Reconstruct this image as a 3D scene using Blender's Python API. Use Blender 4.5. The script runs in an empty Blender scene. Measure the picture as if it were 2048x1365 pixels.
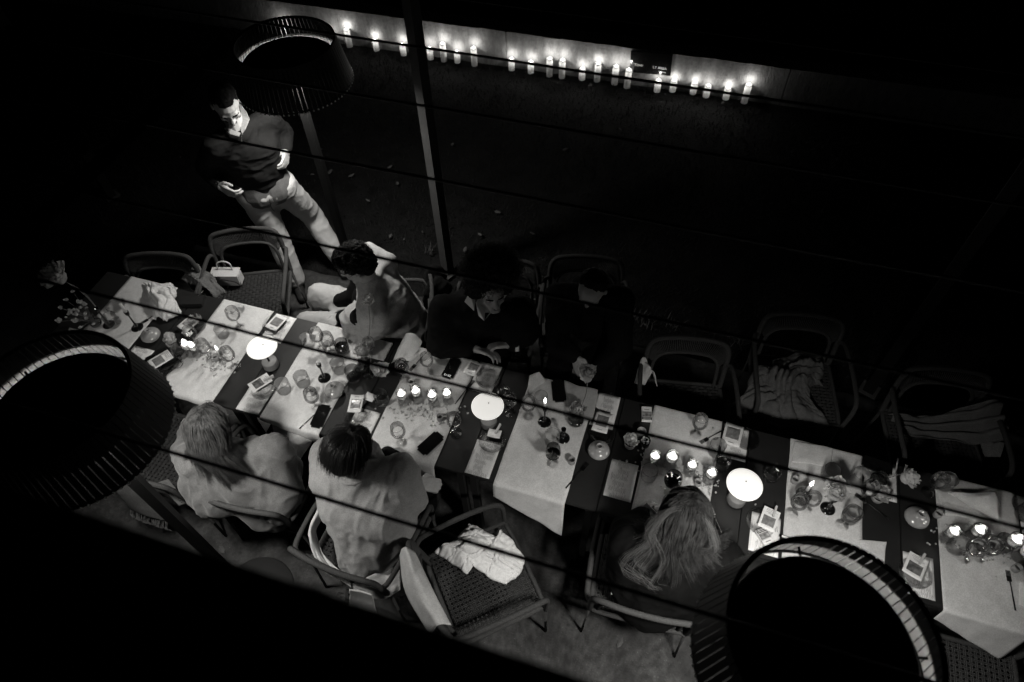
import bpy, bmesh, math, random
from mathutils import Vector as V, Matrix, noise
random.seed(7)
C = bpy.context.scene.collection
sc = bpy.context.scene
rad = math.radians

# ------------------------------------------------------------------ camera
FPX = 1365.0                      # focal length in pixels of the 2048 px wide photograph
CAMH = 4.0
DOWN = V((36.0, 1047.5, FPX)).normalized()          # the plumb line seen from the camera (right, down, forward)
LONG = -V((-6382.0, -1479.5, FPX)).normalized()     # the table's long axis
LONG = (LONG - DOWN * LONG.dot(DOWN)).normalized()
YV = (-DOWN).cross(LONG)
ROT = Matrix((LONG, YV, -DOWN))                     # camera frame -> world

def at(px, py, z=0.0):
    """the point at height z that the photograph shows at pixel (px, py)"""
    d = ROT @ V((px - 1024.0, py - 682.5, FPX))
    t = (z - CAMH) / d.z
    return V((0, 0, CAMH)) + d * t

cd = bpy.data.cameras.new('camera'); cam = bpy.data.objects.new('camera', cd); C.objects.link(cam)
cd.sensor_width = 36.0; cd.lens = 36.0 * FPX / 2048.0; cd.clip_start = 0.05; cd.clip_end = 200
rx, dn, fw = ROT.col[0], ROT.col[1], ROT.col[2]
m = Matrix((rx, -dn, -fw)).transposed().to_4x4(); m.translation = V((0, 0, CAMH)); cam.matrix_world = m
cd.dof.use_dof = True; cd.dof.focus_distance = 3.75; cd.dof.aperture_fstop = 2.0
sc.camera = cam

# ------------------------------------------------------------------ night sky, faint moon, exposure
w = bpy.data.worlds.new('World'); sc.world = w; w.use_nodes = True
nt = w.node_tree; nt.nodes.clear()
sky = nt.nodes.new('ShaderNodeTexSky'); sky.sky_type = 'NISHITA'; sky.sun_disc = False
sky.sun_elevation = rad(35); sky.sun_rotation = rad(200)
bwn = nt.nodes.new('ShaderNodeRGBToBW'); bg = nt.nodes.new('ShaderNodeBackground'); wo = nt.nodes.new('ShaderNodeOutputWorld')
bg.inputs['Strength'].default_value = 0.00010
nt.links.new(sky.outputs[0], bwn.inputs[0]); nt.links.new(bwn.outputs[0], bg.inputs['Color']); nt.links.new(bg.outputs[0], wo.inputs[0])
sl = bpy.data.lights.new('moon', 'SUN'); sl.energy = 0.001; sl.angle = rad(0.5)
so = bpy.data.objects.new('moon', sl); C.objects.link(so); so.location = (0, 0, 12)
so.rotation_euler = (rad(55), 0, rad(200 - 180))
sc.view_settings.view_transform = 'Standard'; sc.view_settings.look = 'None'
sc.view_settings.exposure = 0.0; sc.view_settings.gamma = 1.0; sc.view_settings.use_curve_mapping = False
sc.cycles.use_denoising = True; sc.cycles.use_adaptive_sampling = False
sc.cycles.max_bounces = 6; sc.cycles.transparent_max_bounces = 24; sc.cycles.sample_clamp_indirect = .8; sc.cycles.sample_clamp_direct = 12.0
sc.cycles.caustics_reflective = False; sc.cycles.caustics_refractive = False
WARM = (1.0, 0.975, 0.925)

# ------------------------------------------------------------------ materials (the photograph is black and white: greys)
M = {}
def mat(name, v, rough=0.7, var=None, bump=None, metal=0.0, sheen=0.0, spec=0.5, stretch=(1, 1, 1), trans=0.0, tint=(1, 1, 1), coat=0.0, grain=0.0, gscale=260):
    """var = (scale, low, high[, detail]) multiplies the grey; bump = (scale, strength, distance)"""
    ma = bpy.data.materials.new(name); ma.use_nodes = True; n = ma.node_tree; b = n.nodes['Principled BSDF']
    b.inputs['Base Color'].default_value = (v * tint[0], v * tint[1], v * tint[2], 1); b.inputs['Roughness'].default_value = rough
    if v < .09 and spec == .5 and rough > .3: spec = .10
    b.inputs['Metallic'].default_value = metal; b.inputs['Specular IOR Level'].default_value = spec
    b.inputs['Sheen Weight'].default_value = sheen; b.inputs['Coat Weight'].default_value = coat
    tc = n.nodes.new('ShaderNodeTexCoord'); mp = n.nodes.new('ShaderNodeMapping'); mp.inputs['Scale'].default_value = stretch
    n.links.new(tc.outputs['Object'], mp.inputs[0])
    if var:
        t = n.nodes.new('ShaderNodeTexNoise'); t.inputs['Scale'].default_value = var[0]; t.inputs['Detail'].default_value = var[3] if len(var) > 3 else 6
        t.inputs['Roughness'].default_value = 0.65
        r = n.nodes.new('ShaderNodeValToRGB'); r.color_ramp.elements[0].position = 0.3; r.color_ramp.elements[1].position = 0.72
        for e, k in ((0, var[1]), (1, var[2])): r.color_ramp.elements[e].color = (v * k * tint[0], v * k * tint[1], v * k * tint[2], 1)
        n.links.new(mp.outputs[0], t.inputs['Vector']); n.links.new(t.outputs['Fac'], r.inputs[0]); n.links.new(r.outputs[0], b.inputs['Base Color'])
    if grain:
        t = n.nodes.new('ShaderNodeTexNoise'); t.inputs['Scale'].default_value = gscale; t.inputs['Detail'].default_value = 2; n.links.new(tc.outputs['Object'], t.inputs['Vector'])
        mr = n.nodes.new('ShaderNodeMapRange'); mr.inputs[1].default_value = .32; mr.inputs[2].default_value = .68; mr.inputs[3].default_value = 1 - grain; mr.inputs[4].default_value = 1 + grain; n.links.new(t.outputs['Fac'], mr.inputs[0])
        mx_ = n.nodes.new('ShaderNodeMix'); mx_.data_type = 'RGBA'; mx_.blend_type = 'MULTIPLY'; mx_.inputs[0].default_value = 1; mx_.inputs[6].default_value = b.inputs['Base Color'].default_value
        if b.inputs['Base Color'].links: n.links.new(b.inputs['Base Color'].links[0].from_socket, mx_.inputs[6])
        cmb = n.nodes.new('ShaderNodeCombineColor')
        for k_ in range(3): n.links.new(mr.outputs[0], cmb.inputs[k_])
        n.links.new(cmb.outputs[0], mx_.inputs[7]); n.links.new(mx_.outputs[2], b.inputs['Base Color'])
    if bump:
        t = n.nodes.new('ShaderNodeTexNoise'); t.inputs['Scale'].default_value = bump[0]; t.inputs['Detail'].default_value = 5
        bp = n.nodes.new('ShaderNodeBump'); bp.inputs['Strength'].default_value = bump[1]; bp.inputs['Distance'].default_value = bump[2]
        n.links.new(mp.outputs[0], t.inputs['Vector']); n.links.new(t.outputs['Fac'], bp.inputs['Height']); n.links.new(bp.outputs[0], b.inputs['Normal'])
    if trans:
        tr = n.nodes.new('ShaderNodeBsdfTranslucent'); tr.inputs[0].default_value = (v, v, v, 1); mx = n.nodes.new('ShaderNodeMixShader')
        mx.inputs[0].default_value = trans; n.links.new(b.outputs[0], mx.inputs[1]); n.links.new(tr.outputs[0], mx.inputs[2])
        n.links.new(mx.outputs[0], n.nodes['Material Output'].inputs[0])
    M[name] = ma; return ma

def emis(name, strength, col=WARM):
    ma = bpy.data.materials.new(name); ma.use_nodes = True; n = ma.node_tree; b = n.nodes['Principled BSDF']
    b.inputs['Base Color'].default_value = (.8, .8, .78, 1); b.inputs['Emission Color'].default_value = (*col, 1); b.inputs['Emission Strength'].default_value = strength
    M[name] = ma; return ma

def glass(name, clear=0.97, rim=0.45, gloss=0.06, rough=0.03, bump=0.0):
    """thin clear glass: light passes, edges seen at a slant darken and reflect"""
    ma = bpy.data.materials.new(name); ma.use_nodes = True; n = ma.node_tree; n.nodes.clear()
    o = n.nodes.new('ShaderNodeOutputMaterial'); mx = n.nodes.new('ShaderNodeMixShader'); t = n.nodes.new('ShaderNodeBsdfTransparent'); g = n.nodes.new('ShaderNodeBsdfGlossy')
    g.inputs['Roughness'].default_value = rough; g.inputs['Color'].default_value = (1, 1, 1, 1)
    lw = n.nodes.new('ShaderNodeLayerWeight'); lw.inputs['Blend'].default_value = 0.35
    rp = n.nodes.new('ShaderNodeValToRGB'); rp.color_ramp.elements[0].color = (clear, clear, clear, 1); rp.color_ramp.elements[1].color = (rim, rim, rim, 1)
    rp.color_ramp.elements[0].position = 0.35; rp.color_ramp.elements[1].position = 0.95
    fr = n.nodes.new('ShaderNodeFresnel'); fr.inputs[0].default_value = 1.45
    ad = n.nodes.new('ShaderNodeMath'); ad.operation = 'MULTIPLY_ADD'; ad.inputs[1].default_value = 0.70; ad.inputs[2].default_value = gloss; ad.use_clamp = True
    n.links.new(lw.outputs['Facing'], rp.inputs[0]); n.links.new(rp.outputs[0], t.inputs[0]); n.links.new(fr.outputs[0], ad.inputs[0]); n.links.new(ad.outputs[0], mx.inputs[0])
    n.links.new(t.outputs[0], mx.inputs[1]); n.links.new(g.outputs[0], mx.inputs[2]); n.links.new(mx.outputs[0], o.inputs[0])
    if bump:
        vo = n.nodes.new('ShaderNodeTexNoise'); vo.inputs['Scale'].default_value = 90; bp = n.nodes.new('ShaderNodeBump'); bp.inputs['Strength'].default_value = bump; bp.inputs['Distance'].default_value = .01
        n.links.new(vo.outputs['Fac'], bp.inputs['Height'])
        for s in (g, fr, lw): n.links.new(bp.outputs[0], s.inputs['Normal'])
    M[name] = ma; return ma

mat('tabletop', 0.013, 0.5, (9, .8, 1.25), (60, .15, .002), spec=.35, grain=0.22, gscale=200)
mat('table_metal', 0.03, 0.5, metal=.3)
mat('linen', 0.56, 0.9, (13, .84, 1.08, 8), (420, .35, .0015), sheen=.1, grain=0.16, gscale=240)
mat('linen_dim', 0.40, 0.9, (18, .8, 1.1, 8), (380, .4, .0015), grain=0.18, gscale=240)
mat('napkin', 0.66, 0.9, (30, .92, 1.05), (350, .3, .0015), sheen=.1, grain=0.13, gscale=240)
mat('paper', 0.70, 0.8, (40, .96, 1.03), (200, .1, .0005), grain=0.08, gscale=240)
mat('ink', 0.16, 0.7); mat('print_dark', 0.02, 0.5); mat('print_white', .7, .6)
mat('photo_print_dark', 0.09, 0.25, (40, .2, 2.4, 4), spec=.6); mat('photo_print_grey', 0.16, 0.3, (80, .5, 1.7, 5), spec=.5); mat('photo_print', 0.22, 0.22, (55, .35, 2.0, 3), spec=.6)
mat('foil', 0.45, 0.25, (38, .5, 1.5, 3), (70, .6, .004), metal=.6)
mat('phone_black', 0.006, 0.12, spec=.4); mat('phone_edge', 0.05, 0.3, metal=.7)
mat('steel', 0.32, 0.22, metal=1.0); mat('steel_dark', 0.035, 0.35, metal=.8)
mat('black_glass', 0.006, 0.06, spec=.8); mat('wine', 0.008, 0.08, spec=.6)
mat('glaze', 0.30, 0.18, (60, .9, 1.08), (30, .03, .002), spec=.6, coat=.4)
mat('glaze_inner', 0.12, 0.5); mat('stoneware', 0.22, 0.6, (80, .85, 1.1)); mat('soil_water', 0.02, .2)
mat('wax', 0.80, 0.45, trans=.35, spec=.4); mat('wick', 0.02, .9)
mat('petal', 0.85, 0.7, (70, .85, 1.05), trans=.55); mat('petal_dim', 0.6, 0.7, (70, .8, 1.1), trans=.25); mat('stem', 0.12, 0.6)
mat('crystal', 0.6, 0.15, (60, .5, 1.3), spec=.8, trans=.3)
mat('wood_clip', 0.45, 0.7, (90, .85, 1.1), stretch=(1, 6, 1)); mat('leather_black', 0.02, 0.4, bump=(200, .2, .001)); mat('berry', .35, .3)
mat('rope', 0.042, 0.85, (90, .8, 1.2), (600, .4, .001), grain=0.3, gscale=300); mat('chair_metal', 0.03, 0.5, (60, .8, 1.2))
mat('skin', 0.33, 0.5, (50, .93, 1.06), (300, .15, .001), grain=0.08, gscale=240); mat('skin_dark', 0.27, 0.5, (50, .93, 1.06), (300, .15, .001))
mat('eye', 0.10, 0.2); mat('lip', 0.10, .4); mat('lip_dark', .09, .4)
mat('hair_black', 0.005, 0.6, (120, .6, 1.6), spec=.05); mat('hair_sheen', 0.016, .45, spec=.35); mat('bead', .9, .6, trans=.85); mat('hair_blond', 0.055, 0.5, (45, .35, 1.5), (260, .5, .003), stretch=(1, 1, .2)); mat('hair_root', 0.03, .7); mat('hair_brown', 0.038, 0.5, (45, .3, 1.7), (260, .5, .003), stretch=(1, 1, .2))
mat('hair_light', .09, .4); mat('stubble', 0.06, .8)
mat('cloth_black', 0.0035, 0.9, (40, .7, 1.4), (240, .4, .002)); mat('sweater_dark', 0.010, 0.95, (50, .8, 1.2), (420, .5, .002), grain=0.25, gscale=220)
mat('trousers', 0.45, 0.85, (6, .95, 1.03), (500, .4, .0015), grain=0.12, gscale=240); mat('trousers_light', .27, .9, (6, .95, 1.03), (500, .4, .0015), grain=0.12, gscale=240)
mat('knit_light', 0.21, 0.95, (26, .9, 1.08), (260, .6, .003), sheen=.15, grain=0.2, gscale=200); mat('knit_mid', 0.09, 0.95, (26, .85, 1.1), (260, .6, .003), sheen=.12, grain=0.24, gscale=200)
mat('shawl', 0.33, 0.95, (22, .85, 1.1), (240, .6, .003), sheen=.12, grain=0.2, gscale=200); mat('shirt', 0.55, .85, bump=(300, .3, .001)); mat('shoe', 0.02, .5)
mat('denim', 0.05, .9, (40, .8, 1.2)); mat('blanket', 0.10, 0.95, (30, .85, 1.12), (160, .6, .004), grain=0.25, gscale=200); mat('jacket_cream', 0.42, .8, (20, .9, 1.08), (60, .3, .004), grain=0.15, gscale=240); mat('bag_cream', 0.48, .45, (30, .92, 1.05), (200, .15, .001), grain=0.1, gscale=240)
mat('lamp_black', 0.012, 0.45); mat('slat', 0.018, 0.5, (120, .8, 1.1), spec=.15); mat('slat_lit_inner', 0.45, 0.7); mat('lamp_white', 0.75, .5); mat('lamp_pole', 0.015, .45, (30, .9, 1.1))
mat('disc_shade', .8, .4); mat('post_unlit', 0.010, 0.5, spec=.05); mat('rafter_unlit', .002, .9, spec=.0); mat('post_metal', 0.05, 0.5, (12, .85, 1.15), grain=0.2, gscale=200); mat('wire', 0.012, .5); mat('ledge', 0.03, .8, (5, .7, 1.3))  # unlit posts and rafters get darkened copies of the metal: shade as colour
mat('weed', .05, .7); mat('leaf_pale', .07, .7); mat('leaf_dark', .03, .6); mat('bark', .06, .8, (30, .7, 1.2))
emis('flame', 28.0); emis('disc_glow', .60); emis('led', 60.0); emis('screen_white', .35, (1, 1, 1))
glass('glass', .99, .42, .015, .06); glass('glass_bubbly', .95, .7, .08, .08, .9); glass('glass_tint', .55, .22, .10, .08); glass('plate_glass', .995, .9, .0, .03); glass('film', .93, .6, .12, .12, .6)

# ------------------------------------------------------------------ mesh helpers
def frame(d, ref=None):
    d = V(d).normalized(); r = V(ref) if ref else (V((0, 0, 1)) if abs(d.z) < .95 else V((1, 0, 0)))
    a = d.cross(r).normalized(); return a, a.cross(d).normalized(), d     # a, b, axis

class MB:
    def __init__(s): s.v = []; s.f = []
    def add(s, vs, fs):
        o = len(s.v); s.v += [V(p) for p in vs]; s.f += [[i + o for i in f] for f in fs]; return s
    def box(s, c, size, rz=0.0, rot=None):
        c = V(c); R = rot if rot else Matrix.Rotation(rz, 3, 'Z'); h = V(size) / 2
        vs = [c + R @ V((x * h.x, y * h.y, z * h.z)) for z in (-1, 1) for y in (-1, 1) for x in (-1, 1)]
        return s.add(vs, [(0, 2, 3, 1), (4, 5, 7, 6), (0, 1, 5, 4), (2, 6, 7, 3), (0, 4, 6, 2), (1, 3, 7, 5)])
    def tube(s, pts, r, n=8, caps=True, flat=1.0):
        pts = [V(p) for p in pts]; rs = r if isinstance(r, (list, tuple)) else [r] * len(pts); vs = []; fs = []; pa = None
        for i, p in enumerate(pts):
            d = (pts[min(i + 1, len(pts) - 1)] - pts[max(i - 1, 0)]); d = d.normalized() if d.length > 1e-9 else V((0, 0, 1))
            if pa is None: a, b, _ = frame(d)
            else:
                a = (pa - d * pa.dot(d)); a = a.normalized() if a.length > 1e-6 else frame(d)[0]; b = d.cross(a)
            pa = a
            for k in range(n):
                t = 2 * math.pi * k / n; vs.append(p + (a * math.cos(t) + b * math.sin(t) * flat) * rs[i])
        for i in range(len(pts) - 1):
            for k in range(n): fs.append((i * n + k, i * n + (k + 1) % n, (i + 1) * n + (k + 1) % n, (i + 1) * n + k))
        if caps: fs += [tuple(range(n - 1, -1, -1)), tuple((len(pts) - 1) * n + k for k in range(n))]
        return s.add(vs, fs)
    def lathe(s, prof, n=24, c=(0, 0, 0), axis=None, close=False):
        c = V(c); a, b, d = frame(axis) if axis else (V((1, 0, 0)), V((0, 1, 0)), V((0, 0, 1))); vs = []; fs = []
        for (r, z) in prof:
            for k in range(n):
                t = 2 * math.pi * k / n; vs.append(c + (a * math.cos(t) + b * math.sin(t)) * max(r, 1e-5) + d * z)
        m_ = len(prof)
        for i in range(m_ - 1 + (1 if close else 0)):
            j = (i + 1) % m_
            for k in range(n): fs.append((i * n + k, i * n + (k + 1) % n, j * n + (k + 1) % n, j * n + k))
        return s.add(vs, fs)
    def ell(s, c, r, ax=None, n=16):
        c = V(c); ax = ax or (V((1, 0, 0)), V((0, 1, 0)), V((0, 0, 1))); m_ = n // 2; vs = []; fs = []
        for i in range(m_ + 1):
            ph = math.pi * i / m_
            for k in range(n):
                t = 2 * math.pi * k / n; vs.append(c + ax[0] * (r[0] * max(math.sin(ph), 1e-4) * math.cos(t)) + ax[1] * (r[1] * max(math.sin(ph), 1e-4) * math.sin(t)) + ax[2] * (r[2] * -math.cos(ph)))
        for i in range(m_):
            for k in range(n): fs.append((i * n + k, i * n + (k + 1) % n, (i + 1) * n + (k + 1) % n, (i + 1) * n + k))
        fs += [tuple(range(n - 1, -1, -1)), tuple(m_ * n + k for k in range(n))]
        return s.add(vs, fs)
    def cap(s, p0, p1, r0, r1=None, n=12):
        p0 = V(p0); p1 = V(p1); r1 = r0 if r1 is None else r1; d = (p1 - p0); d = d.normalized() if d.length > 1e-6 else V((0, 0, 1))
        pts = []; rs = []
        for i in range(5):
            t = math.pi / 2 * (1 - i / 4); pts.append(p0 - d * r0 * math.sin(t)); rs.append(max(r0 * math.cos(t), 1e-4))
        for i in range(5):
            t = math.pi / 2 * i / 4; pts.append(p1 + d * r1 * math.sin(t)); rs.append(max(r1 * math.cos(t), 1e-4))
        return s.tube(pts, rs, n)
    def chain(s, pts, rs):
        for i in range(len(pts) - 1): s.cap(pts[i], pts[i + 1], rs[i], rs[i + 1])
        return s
    def mesh(s, name, smooth=True, origin=None):
        me = bpy.data.meshes.new(name); o = V(origin) if origin is not None else V((0, 0, 0))
        me.from_pydata([p - o for p in s.v], [], s.f); me.update()
        if smooth: me.polygons.foreach_set('use_smooth', [True] * len(me.polygons))
        return me
    def build(s, name, ma, parent=None, smooth=True, origin=None, stuff=False):
        me = s.mesh(name, smooth, origin); me.materials.append(M[ma]); o = bpy.data.objects.new(name, me); C.objects.link(o)
        if parent: o.parent = parent
        if stuff: o['kind'] = 'stuff'
        return o

def tag(o, label, cat, group=None):
    o['label'] = label; o['category'] = cat
    if group: o['group'] = group
    return o
def thing(name, label, cat, loc=(0, 0, 0), rz=0.0, group=None):
    o = bpy.data.objects.new(name, None); C.objects.link(o); o.location = loc; o.rotation_euler = (0, 0, rz); o.empty_display_size = .05
    return tag(o, label, cat, group)
def copy_tree(o, parent=None):
    c = o.copy(); C.objects.link(c); c.parent = parent
    for ch in list(o.children): copy_tree(ch, c)
    return c
def dup(proto, loc, rz, label, group=None, scale=None):
    c = copy_tree(proto) if proto.get('used') else proto
    proto['used'] = 1
    if c is not proto and 'used' in c: del c['used']
    c.location = loc; c.rotation_euler = (0, 0, rz); c['label'] = label
    if group: c['group'] = group
    if scale: c.scale = (scale,) * 3
    return c
def structure(mb, name, ma, smooth=False):
    o = mb.build(name, ma, smooth=smooth); o['kind'] = 'structure'; return o
def bez(p, n):
    """smooth path through the given points (Catmull-Rom)"""
    p = [V(q) for q in p]; q = [p[0] * 2 - p[1]] + p + [p[-1] * 2 - p[-2]]; out = []
    for i in range(1, len(q) - 2):
        for k in range(n):
            t = k / n; a, b, c, d = q[i - 1], q[i], q[i + 1], q[i + 2]
            out.append(0.5 * ((2 * b) + (c - a) * t + (2 * a - 5 * b + 4 * c - d) * t * t + (3 * b - a - 3 * c + d) * t ** 3))
    return out + [p[-1]]
JUNK = []
WS = bpy.data.scenes.new('workbench')      # a scratch scene in which single meshes are evaluated
def evaluated(me, voxel, smooth, fac):
    ob = bpy.data.objects.new('tmp', me); WS.collection.objects.link(ob)
    r = ob.modifiers.new('r', 'REMESH'); r.mode = 'VOXEL'; r.voxel_size = voxel; r.use_smooth_shade = True
    if smooth: sm = ob.modifiers.new('s', 'SMOOTH'); sm.iterations = smooth; sm.factor = fac
    with bpy.context.temp_override(scene=WS, view_layer=WS.view_layers[0]): dg = bpy.context.evaluated_depsgraph_get(); dg.update()
    m2 = bpy.data.meshes.new_from_object(ob.evaluated_get(dg)); WS.collection.objects.unlink(ob); JUNK.append(ob); return m2
def push(me, fn):
    nrm = [v_.normal.copy() for v_ in me.vertices]
    for vtx, nr in zip(me.vertices, nrm): vtx.co += nr * fn(vtx.co)
def fold(co, sc_, st):
    q = V((co.x * st[0], co.y * st[1], co.z * st[2])) * sc_; q += V((noise.noise(q * .7), noise.noise(q * .7 + V((9, 2, 4))), noise.noise(q * .7 + V((1, 8, 3))))) * .7
    n1 = 1 - abs(noise.noise(q)) * 3.2; n2 = 1 - abs(noise.noise(q * 2.3 + V((5, 3, 1)))) * 3.2
    return .7 * max(n1, -.5) + .3 * max(n2, -.5)
def remesh(mb, name, ma, parent, voxel=.008, smooth=4, origin=None, wrinkle=None, fac=.5, melt=0.0):
    """one continuous skin over all the given volumes; melt closes the creases between them like cloth does"""
    m2 = evaluated(mb.mesh(name), voxel, 2 if melt else smooth, fac)
    if melt:
        push(m2, lambda c: melt); m2 = evaluated(m2, voxel * 1.15, 10, fac); push(m2, lambda c: -melt + .004); m2 = evaluated(m2, voxel, 4, fac)
    m2.name = name; o0 = V(origin) if origin is not None else V((0, 0, 0))
    if wrinkle: amp, sc_, st = wrinkle; push(m2, lambda c: amp * fold(c, sc_, st))
    for vtx in m2.vertices: vtx.co -= o0
    m2.materials.clear(); m2.materials.append(M[ma]); m2.polygons.foreach_set('use_smooth', [True] * len(m2.polygons))
    o = bpy.data.objects.new(name, m2); C.objects.link(o)
    if parent: o.parent = parent
    return o
def sheet(fn, nu, nv, th=.0022):
    """a cloth of its own thickness from fn(u, v) -> point"""
    g = [[V(fn(i / nu, j / nv)) for j in range(nv + 1)] for i in range(nu + 1)]; mb = MB(); vs = []; nr = []
    for i in range(nu + 1):
        for j in range(nv + 1):
            a = g[min(i + 1, nu)][j] - g[max(i - 1, 0)][j]; b = g[i][min(j + 1, nv)] - g[i][max(j - 1, 0)]; nn = a.cross(b)
            nr.append(nn.normalized() if nn.length > 1e-9 else V((0, 0, 1))); vs.append(g[i][j])
    N = len(vs); vs2 = vs + [p - q * th for p, q in zip(vs, nr)]; W = nv + 1; fs = []
    for i in range(nu):
        for j in range(nv):
            a, b, c, d = i * W + j, (i + 1) * W + j, (i + 1) * W + j + 1, i * W + j + 1; fs += [(a, b, c, d), (a + N, d + N, c + N, b + N)]
    rim = [i * W for i in range(nu)] + [nu * W + j for j in range(nv)] + [i * W + nv for i in range(nu, 0, -1)] + [j for j in range(nv, 0, -1)]
    for k in range(len(rim)): a, b = rim[k], rim[(k + 1) % len(rim)]; fs.append((a, a + N, b + N, b))
    return mb.add(vs2, fs)
def nz(x, y=0, z=0): return noise.noise(V((x, y, z)))
def light(name, loc, power, r=.01, parent=None, kind='POINT', size=None, col=WARM):
    l = bpy.data.lights.new(name, kind); l.energy = power; l.color = col
    if kind == 'POINT': l.shadow_soft_size = r
    else: l.shape = 'DISK'; l.size = size
    o = bpy.data.objects.new(name, l); C.objects.link(o); o.location = loc
    if parent: o.parent = parent
    return o
T = 0.75
# ================================================================== SETTING
PAVE_Y = 3.12
# soil / lawn sheet to the horizon, paving on top of it near the table
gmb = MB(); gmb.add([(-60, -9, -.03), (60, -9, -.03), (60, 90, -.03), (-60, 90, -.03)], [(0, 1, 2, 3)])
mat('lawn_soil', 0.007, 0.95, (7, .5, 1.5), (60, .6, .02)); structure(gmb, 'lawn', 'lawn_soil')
pv = MB(); nx, ny = 130, 70; x0, x1, y0, y1 = -3.85, 5.5, -1.6, PAVE_Y
vs = []; fs = []
for j in range(ny + 1):
    for i in range(nx + 1):
        x = x0 + (x1 - x0) * i / nx; y = y0 + (y1 - y0) * j / ny
        if j == ny: y += .035 * nz(x * 2.2, 3) + .02 * nz(x * 7, 5)
        vs.append((x, y, .004 * nz(x * 1.7, y * 1.7)))
for j in range(ny):
    for i in range(nx): a = j * (nx + 1) + i; fs.append((a, a + 1, a + nx + 2, a + nx + 1))
top = [ny * (nx + 1) + i for i in range(nx + 1)]; b0 = len(vs); vs += [(vs[i][0], vs[i][1], -.05) for i in top]
for k in range(nx): fs.append((top[k], top[k + 1], b0 + k + 1, b0 + k))
pv.add(vs, fs)
g = bpy.data.materials.new('pavement'); g.use_nodes = True; n = g.node_tree; b = n.nodes['Principled BSDF']; b.inputs['Roughness'].default_value = .8; M['pavement'] = g
tc = n.nodes.new('ShaderNodeTexCoord')
def nnode(s, d, r=.6):
    t = n.nodes.new('ShaderNodeTexNoise'); t.inputs['Scale'].default_value = s; t.inputs['Detail'].default_value = d; t.inputs['Roughness'].default_value = r; n.links.new(tc.outputs['Object'], t.inputs['Vector']); return t
def ramp(t, p0, c0, p1, c1):
    r = n.nodes.new('ShaderNodeValToRGB'); r.color_ramp.elements[0].position = p0; r.color_ramp.elements[1].position = p1
    r.color_ramp.elements[0].color = (c0, c0, c0, 1); r.color_ramp.elements[1].color = (c1, c1, c1, 1); n.links.new(t, r.inputs[0]); return r
def mixc(mode, f, a, b_):
    m_ = n.nodes.new('ShaderNodeMix'); m_.data_type = 'RGBA'; m_.blend_type = mode; m_.inputs[0].default_value = f; n.links.new(a, m_.inputs[6]); n.links.new(b_, m_.inputs[7]); return m_.outputs[2]
big = ramp(nnode(3.2, 8, .7).outputs['Fac'], .37, .005, .68, .048); med = ramp(nnode(26, 6, .7).outputs['Fac'], .32, .30, .68, 1.6)
vo = n.nodes.new('ShaderNodeTexVoronoi'); vo.inputs['Scale'].default_value = 75; n.links.new(tc.outputs['Object'], vo.inputs['Vector'])
spk = n.nodes.new('ShaderNodeValToRGB'); spk.color_ramp.elements[0].position = 0.0; spk.color_ramp.elements[1].position = .14
spk.color_ramp.elements[0].color = (8, 8, 8, 1); spk.color_ramp.elements[1].color = (1, 1, 1, 1); n.links.new(vo.outputs['Distance'], spk.inputs[0])
c1 = mixc('MULTIPLY', 1.0, big.outputs[0], med.outputs[0]); c2 = mixc('MULTIPLY', .75, c1, spk.outputs[0]); n.links.new(c2, b.inputs['Base Color'])
bp = n.nodes.new('ShaderNodeBump'); bp.inputs['Strength'].default_value = .5; bp.inputs['Distance'].default_value = .006; n.links.new(nnode(70, 8).outputs['Fac'], bp.inputs['Height']); n.links.new(bp.outputs[0], b.inputs['Normal'])
structure(pv, 'pavement', 'pavement', True)

# grass blades: nobody could count them
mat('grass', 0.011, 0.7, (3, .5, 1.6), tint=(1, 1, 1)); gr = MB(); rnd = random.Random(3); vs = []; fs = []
for k in range(52000):
    y = PAVE_Y + .0 + (rnd.random() ** 1.25) * 3.35; x = -6.3 + rnd.random() * 9.4
    if rnd.random() > .35 + .65 * (.5 + nz(x * 1.6, y * 1.6)): continue
    h = .018 + .03 * rnd.random(); a = rnd.random() * 6.283; wv = .0022 + .0022 * rnd.random(); lx, ly = math.cos(a) * h * .8, math.sin(a) * h * .8
    dx, dy = -math.sin(a) * wv, math.cos(a) * wv; o = len(vs)
    vs += [(x - dx, y - dy, -.03), (x + dx, y + dy, -.03), (x + lx, y + ly, -.03 + h)]; fs.append((o, o + 1, o + 2))
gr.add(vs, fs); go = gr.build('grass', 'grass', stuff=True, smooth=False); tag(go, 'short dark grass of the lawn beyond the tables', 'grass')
# weeds at the paving edge
rnd = random.Random(12); wd = MB()
for (px, py) in [(1275, 640), (1295, 650), (1475, 690), (1240, 655), (560, 1210), (690, 1200), (705, 1195), (1345, 655), (940, 560), (860, 505)]:
    c = at(px, py, 0)
    for k in range(26):
        a = rnd.random() * 6.28; h = .03 + .05 * rnd.random(); p = c + V((rnd.gauss(0, .03), rnd.gauss(0, .03), 0)); e = p + V((math.cos(a) * h * .7, math.sin(a) * h * .7, h)); s_ = V((-math.sin(a), math.cos(a), 0)) * .003
        wd.add([p - s_, p + s_, (p + e) / 2 + s_, e, (p + e) / 2 - s_], [(0, 1, 2, 3, 4)])
w_ = wd.build('weeds', 'weed', stuff=True, smooth=False); tag(w_, 'small weeds growing out of the paving cracks and edge', 'weeds')

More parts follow.
